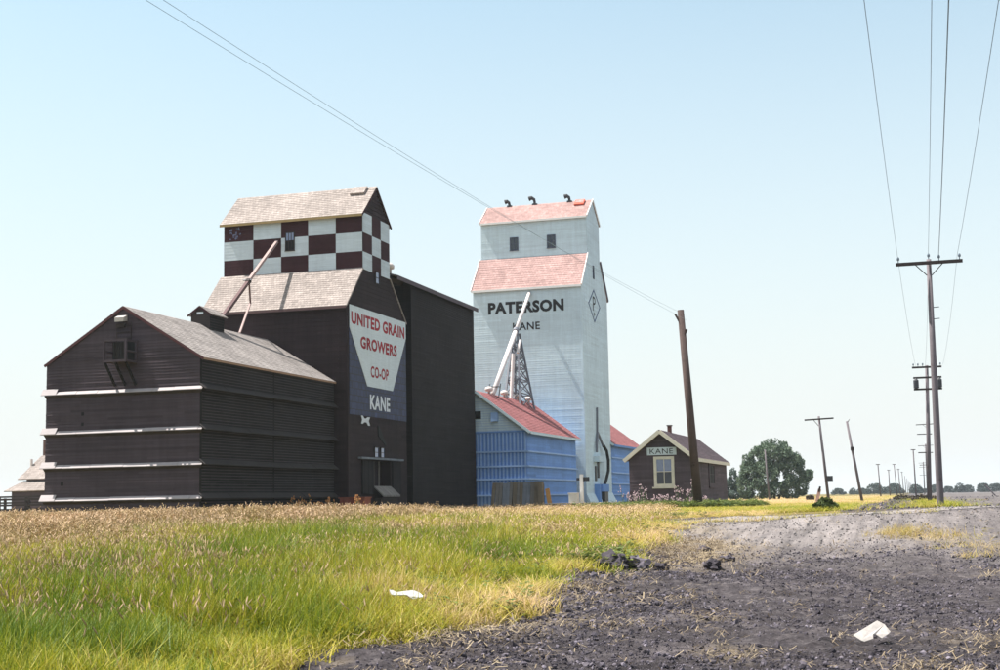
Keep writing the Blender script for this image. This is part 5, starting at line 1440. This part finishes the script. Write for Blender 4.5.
for k in range(4):
    v, f = [], []
    for j in range(7):
        az = GR.uniform(0, 6.28); L = GR.uniform(.03, .09); bx, by, z = GR.gauss(0, .06), GR.gauss(0, .06), GR.uniform(.0, .05)
        ca, sa = math.cos(az) * L, math.sin(az) * L; w = GR.uniform(.002, .004); i = len(v); dz = GR.uniform(-.03, .05)
        v += [(bx - sa / L * w, by + ca / L * w, z), (bx + sa / L * w, by - ca / L * w, z), (bx + ca + sa / L * w, by + sa - ca / L * w, z + dz), (bx + ca - sa / L * w, by + sa + ca / L * w, z + dz)]
        f.append((i, i + 1, i + 2, i + 3))
    coll_mesh(sc_, 'straw_%02d' % k, v, f, M['straw'])
X, Y, a, b = soil_pts(60000, 10.5, 47, 1.2)
e_ = b - edge(a)
p = .012 + .22 * np.exp(-((e_ - .6) / (.7 + .02 * a)) ** 2) * sst(.40, .55, fbm(X * .7, Y * .7, 3, 41)) + .16 * sst(.64, .72, fbm(X * .55, Y * .8, 3, 151)) * (1 - sst(38, 44, a))
p = np.clip(p * .55 + patches(a, b) * .42, 0, 1)
k = rng.random(len(X)) < p; X, Y, a, b = X[k], Y[k], a[k], b[k]; n = len(X)
s_ = (.8 + .5 * rng.random(n)) * (1 + a / 45)
scatter('loose_straw', sc_, np.stack([X, Y, ground_z(X, Y) + .012], -1), np.stack([rng.normal(0, .15, n), rng.normal(0, .15, n), rng.random(n) * 6.28], -1), np.stack([s_] * 3, -1), rng.integers(0, 4, n), rng.random(n))
# clumps of dead and green grass on the bank at the right
ctr = [(38.4, 10.6, .55, 1), (38.0, 11.2, .6, 1), (37.0, 11.6, .6, .8), (34.0, 11.2, .7, .6), (33.5, 12.3, .7, .45), (32.8, 13.0, .8, .3), (40.5, 11.9, .4, .3), (28.5, 11.3, .5, .2), (22, 9.2, .4, .25), (31.2, 10.3, .5, .4)]
XX, YY, TT = [], [], []
for (a0, b0, r0, dn) in ctr:
    q = int(38 * dn)
    a = a0 + rng.normal(0, r0 * .8, q); b = b0 + rng.normal(0, r0 * .8, q); x, y = xy(a, b)
    XX.append(x); YY.append(y); TT.append(np.clip(rng.normal(.80, .16, q), 0.3, 1))
X, Y, T = map(np.concatenate, (XX, YY, TT)); n = len(X)
scatter('bank_grass', gc, np.stack([X, Y, ground_z(X, Y) - .02], -1), np.stack([rng.normal(0, .5, n), rng.normal(0, .5, n), rng.random(n) * 6.28], -1), np.stack([np.full(n, 1.0)] * 2 + [.3 + .35 * rng.random(n)], -1), rng.integers(0, 6, n), T)

# big sods along the edge: things of their own
clods = [(27.2, 1.85, .21), (27.8, 2.2, .30), (28.0, 2.62, .26), (26.8, 1.35, .18), (26.2, .75, .17), (26.0, .35, .15), (28.3, 3.1, .17), (29.6, 4.4, .19), (31.5, 5.0, .16), (34.5, 4.9, .16)]
cl_lab = ['medium dark sod just left of the two largest by the grass edge', 'largest black sod on the heap at the grass edge', 'brown black sod touching the largest one at the grass edge', 'greyish lump of soil left of the sod heap', 'flat black clod left along the grass edge', 'leftmost small black clod at the grass edge', 'small clod right of the sod heap among straw', 'dark clod lying in the straw patch', 'small dark clod right of the straw patch', 'dark clod up the bank near the pale grass clump']
for (a, b, r), lab in zip(clods, cl_lab):
    x, y = xy(a, b); v, f = clod_mesh(int(a * 10 + b * 7), r, 3)
    m = MB(); m.v = [(p[0] + x, p[1] + y, p[2] + gz(x, y) + r * .3) for p in v]; m.f = [tuple(q) for q in f]
    o = m.build('soil_clod', 'clod'); tag(o, lab, 'clod', 'big clods at the grass edge')
# white scraps: thin tilted plates, one notched on the soil, one crumpled on the grass
def scrap(name, outline, a0, b0, lift, tilt, mat, label, cat, bend=0.0):
    x0, y0 = xy(a0, b0); z0 = gz(x0, y0) + lift
    m = MB(); n = len(outline); ct, st_ = math.cos(tilt), math.sin(tilt)
    for th in (0, .012):
        for p, q in outline:
            X_, Y_ = xy(a0 + q * ct + th * st_, b0 + p); m.v.append((X_, Y_, z0 + q * st_ - th * ct + bend * p * p + .012 * math.sin(37 * p + 21 * q)))
    m.f = [tuple(range(n)), tuple(range(2 * n - 1, n - 1, -1))] + [(i, (i + 1) % n, n + (i + 1) % n, n + i) for i in range(n)]
    o = m.build(name, mat); tag(o, label, cat); return o
scrap('scrap_board', [(-.209, .09), (.096, .285), (.165, .245), (.209, .145), (.174, .09), (.096, .062), (.043, .11), (.009, .09), (0, .035), (-.104, 0), (-.139, .014)], 15.2, 3.95, .03, math.radians(48), 'board_white', 'white notched scrap of board lying on the black soil', 'scrap board')
scrap('paper_scrap', [(-.18, .14), (-.14, .165), (-.085, .125), (.12, .13), (.195, .08), (.245, .02), (.24, -.02), (.19, -.01), (.12, .0), (.03, .055), (-.09, .075), (-.15, .05)], 17.3, -1.25, .34, math.radians(40), 'paper', 'crumpled white paper scrap caught in the green grass', 'paper', .3)

# ------------------------------------------------------------------ haze
t = bpy.data.materials.new('summer_haze'); t.use_nodes = True
for q in list(t.node_tree.nodes): t.node_tree.nodes.remove(q)
pv = t.node_tree.nodes.new('ShaderNodeVolumePrincipled'); om = t.node_tree.nodes.new('ShaderNodeOutputMaterial')
pv.inputs['Color'].default_value = (.78, .90, 1, 1); pv.inputs['Density'].default_value = HAZE
t.node_tree.links.new(pv.outputs[0], om.inputs['Volume'])
hz = MB().box(-3400, 3400, -3400, 3400, -2.5, 36).build('haze', t); hz['kind'] = 'stuff'
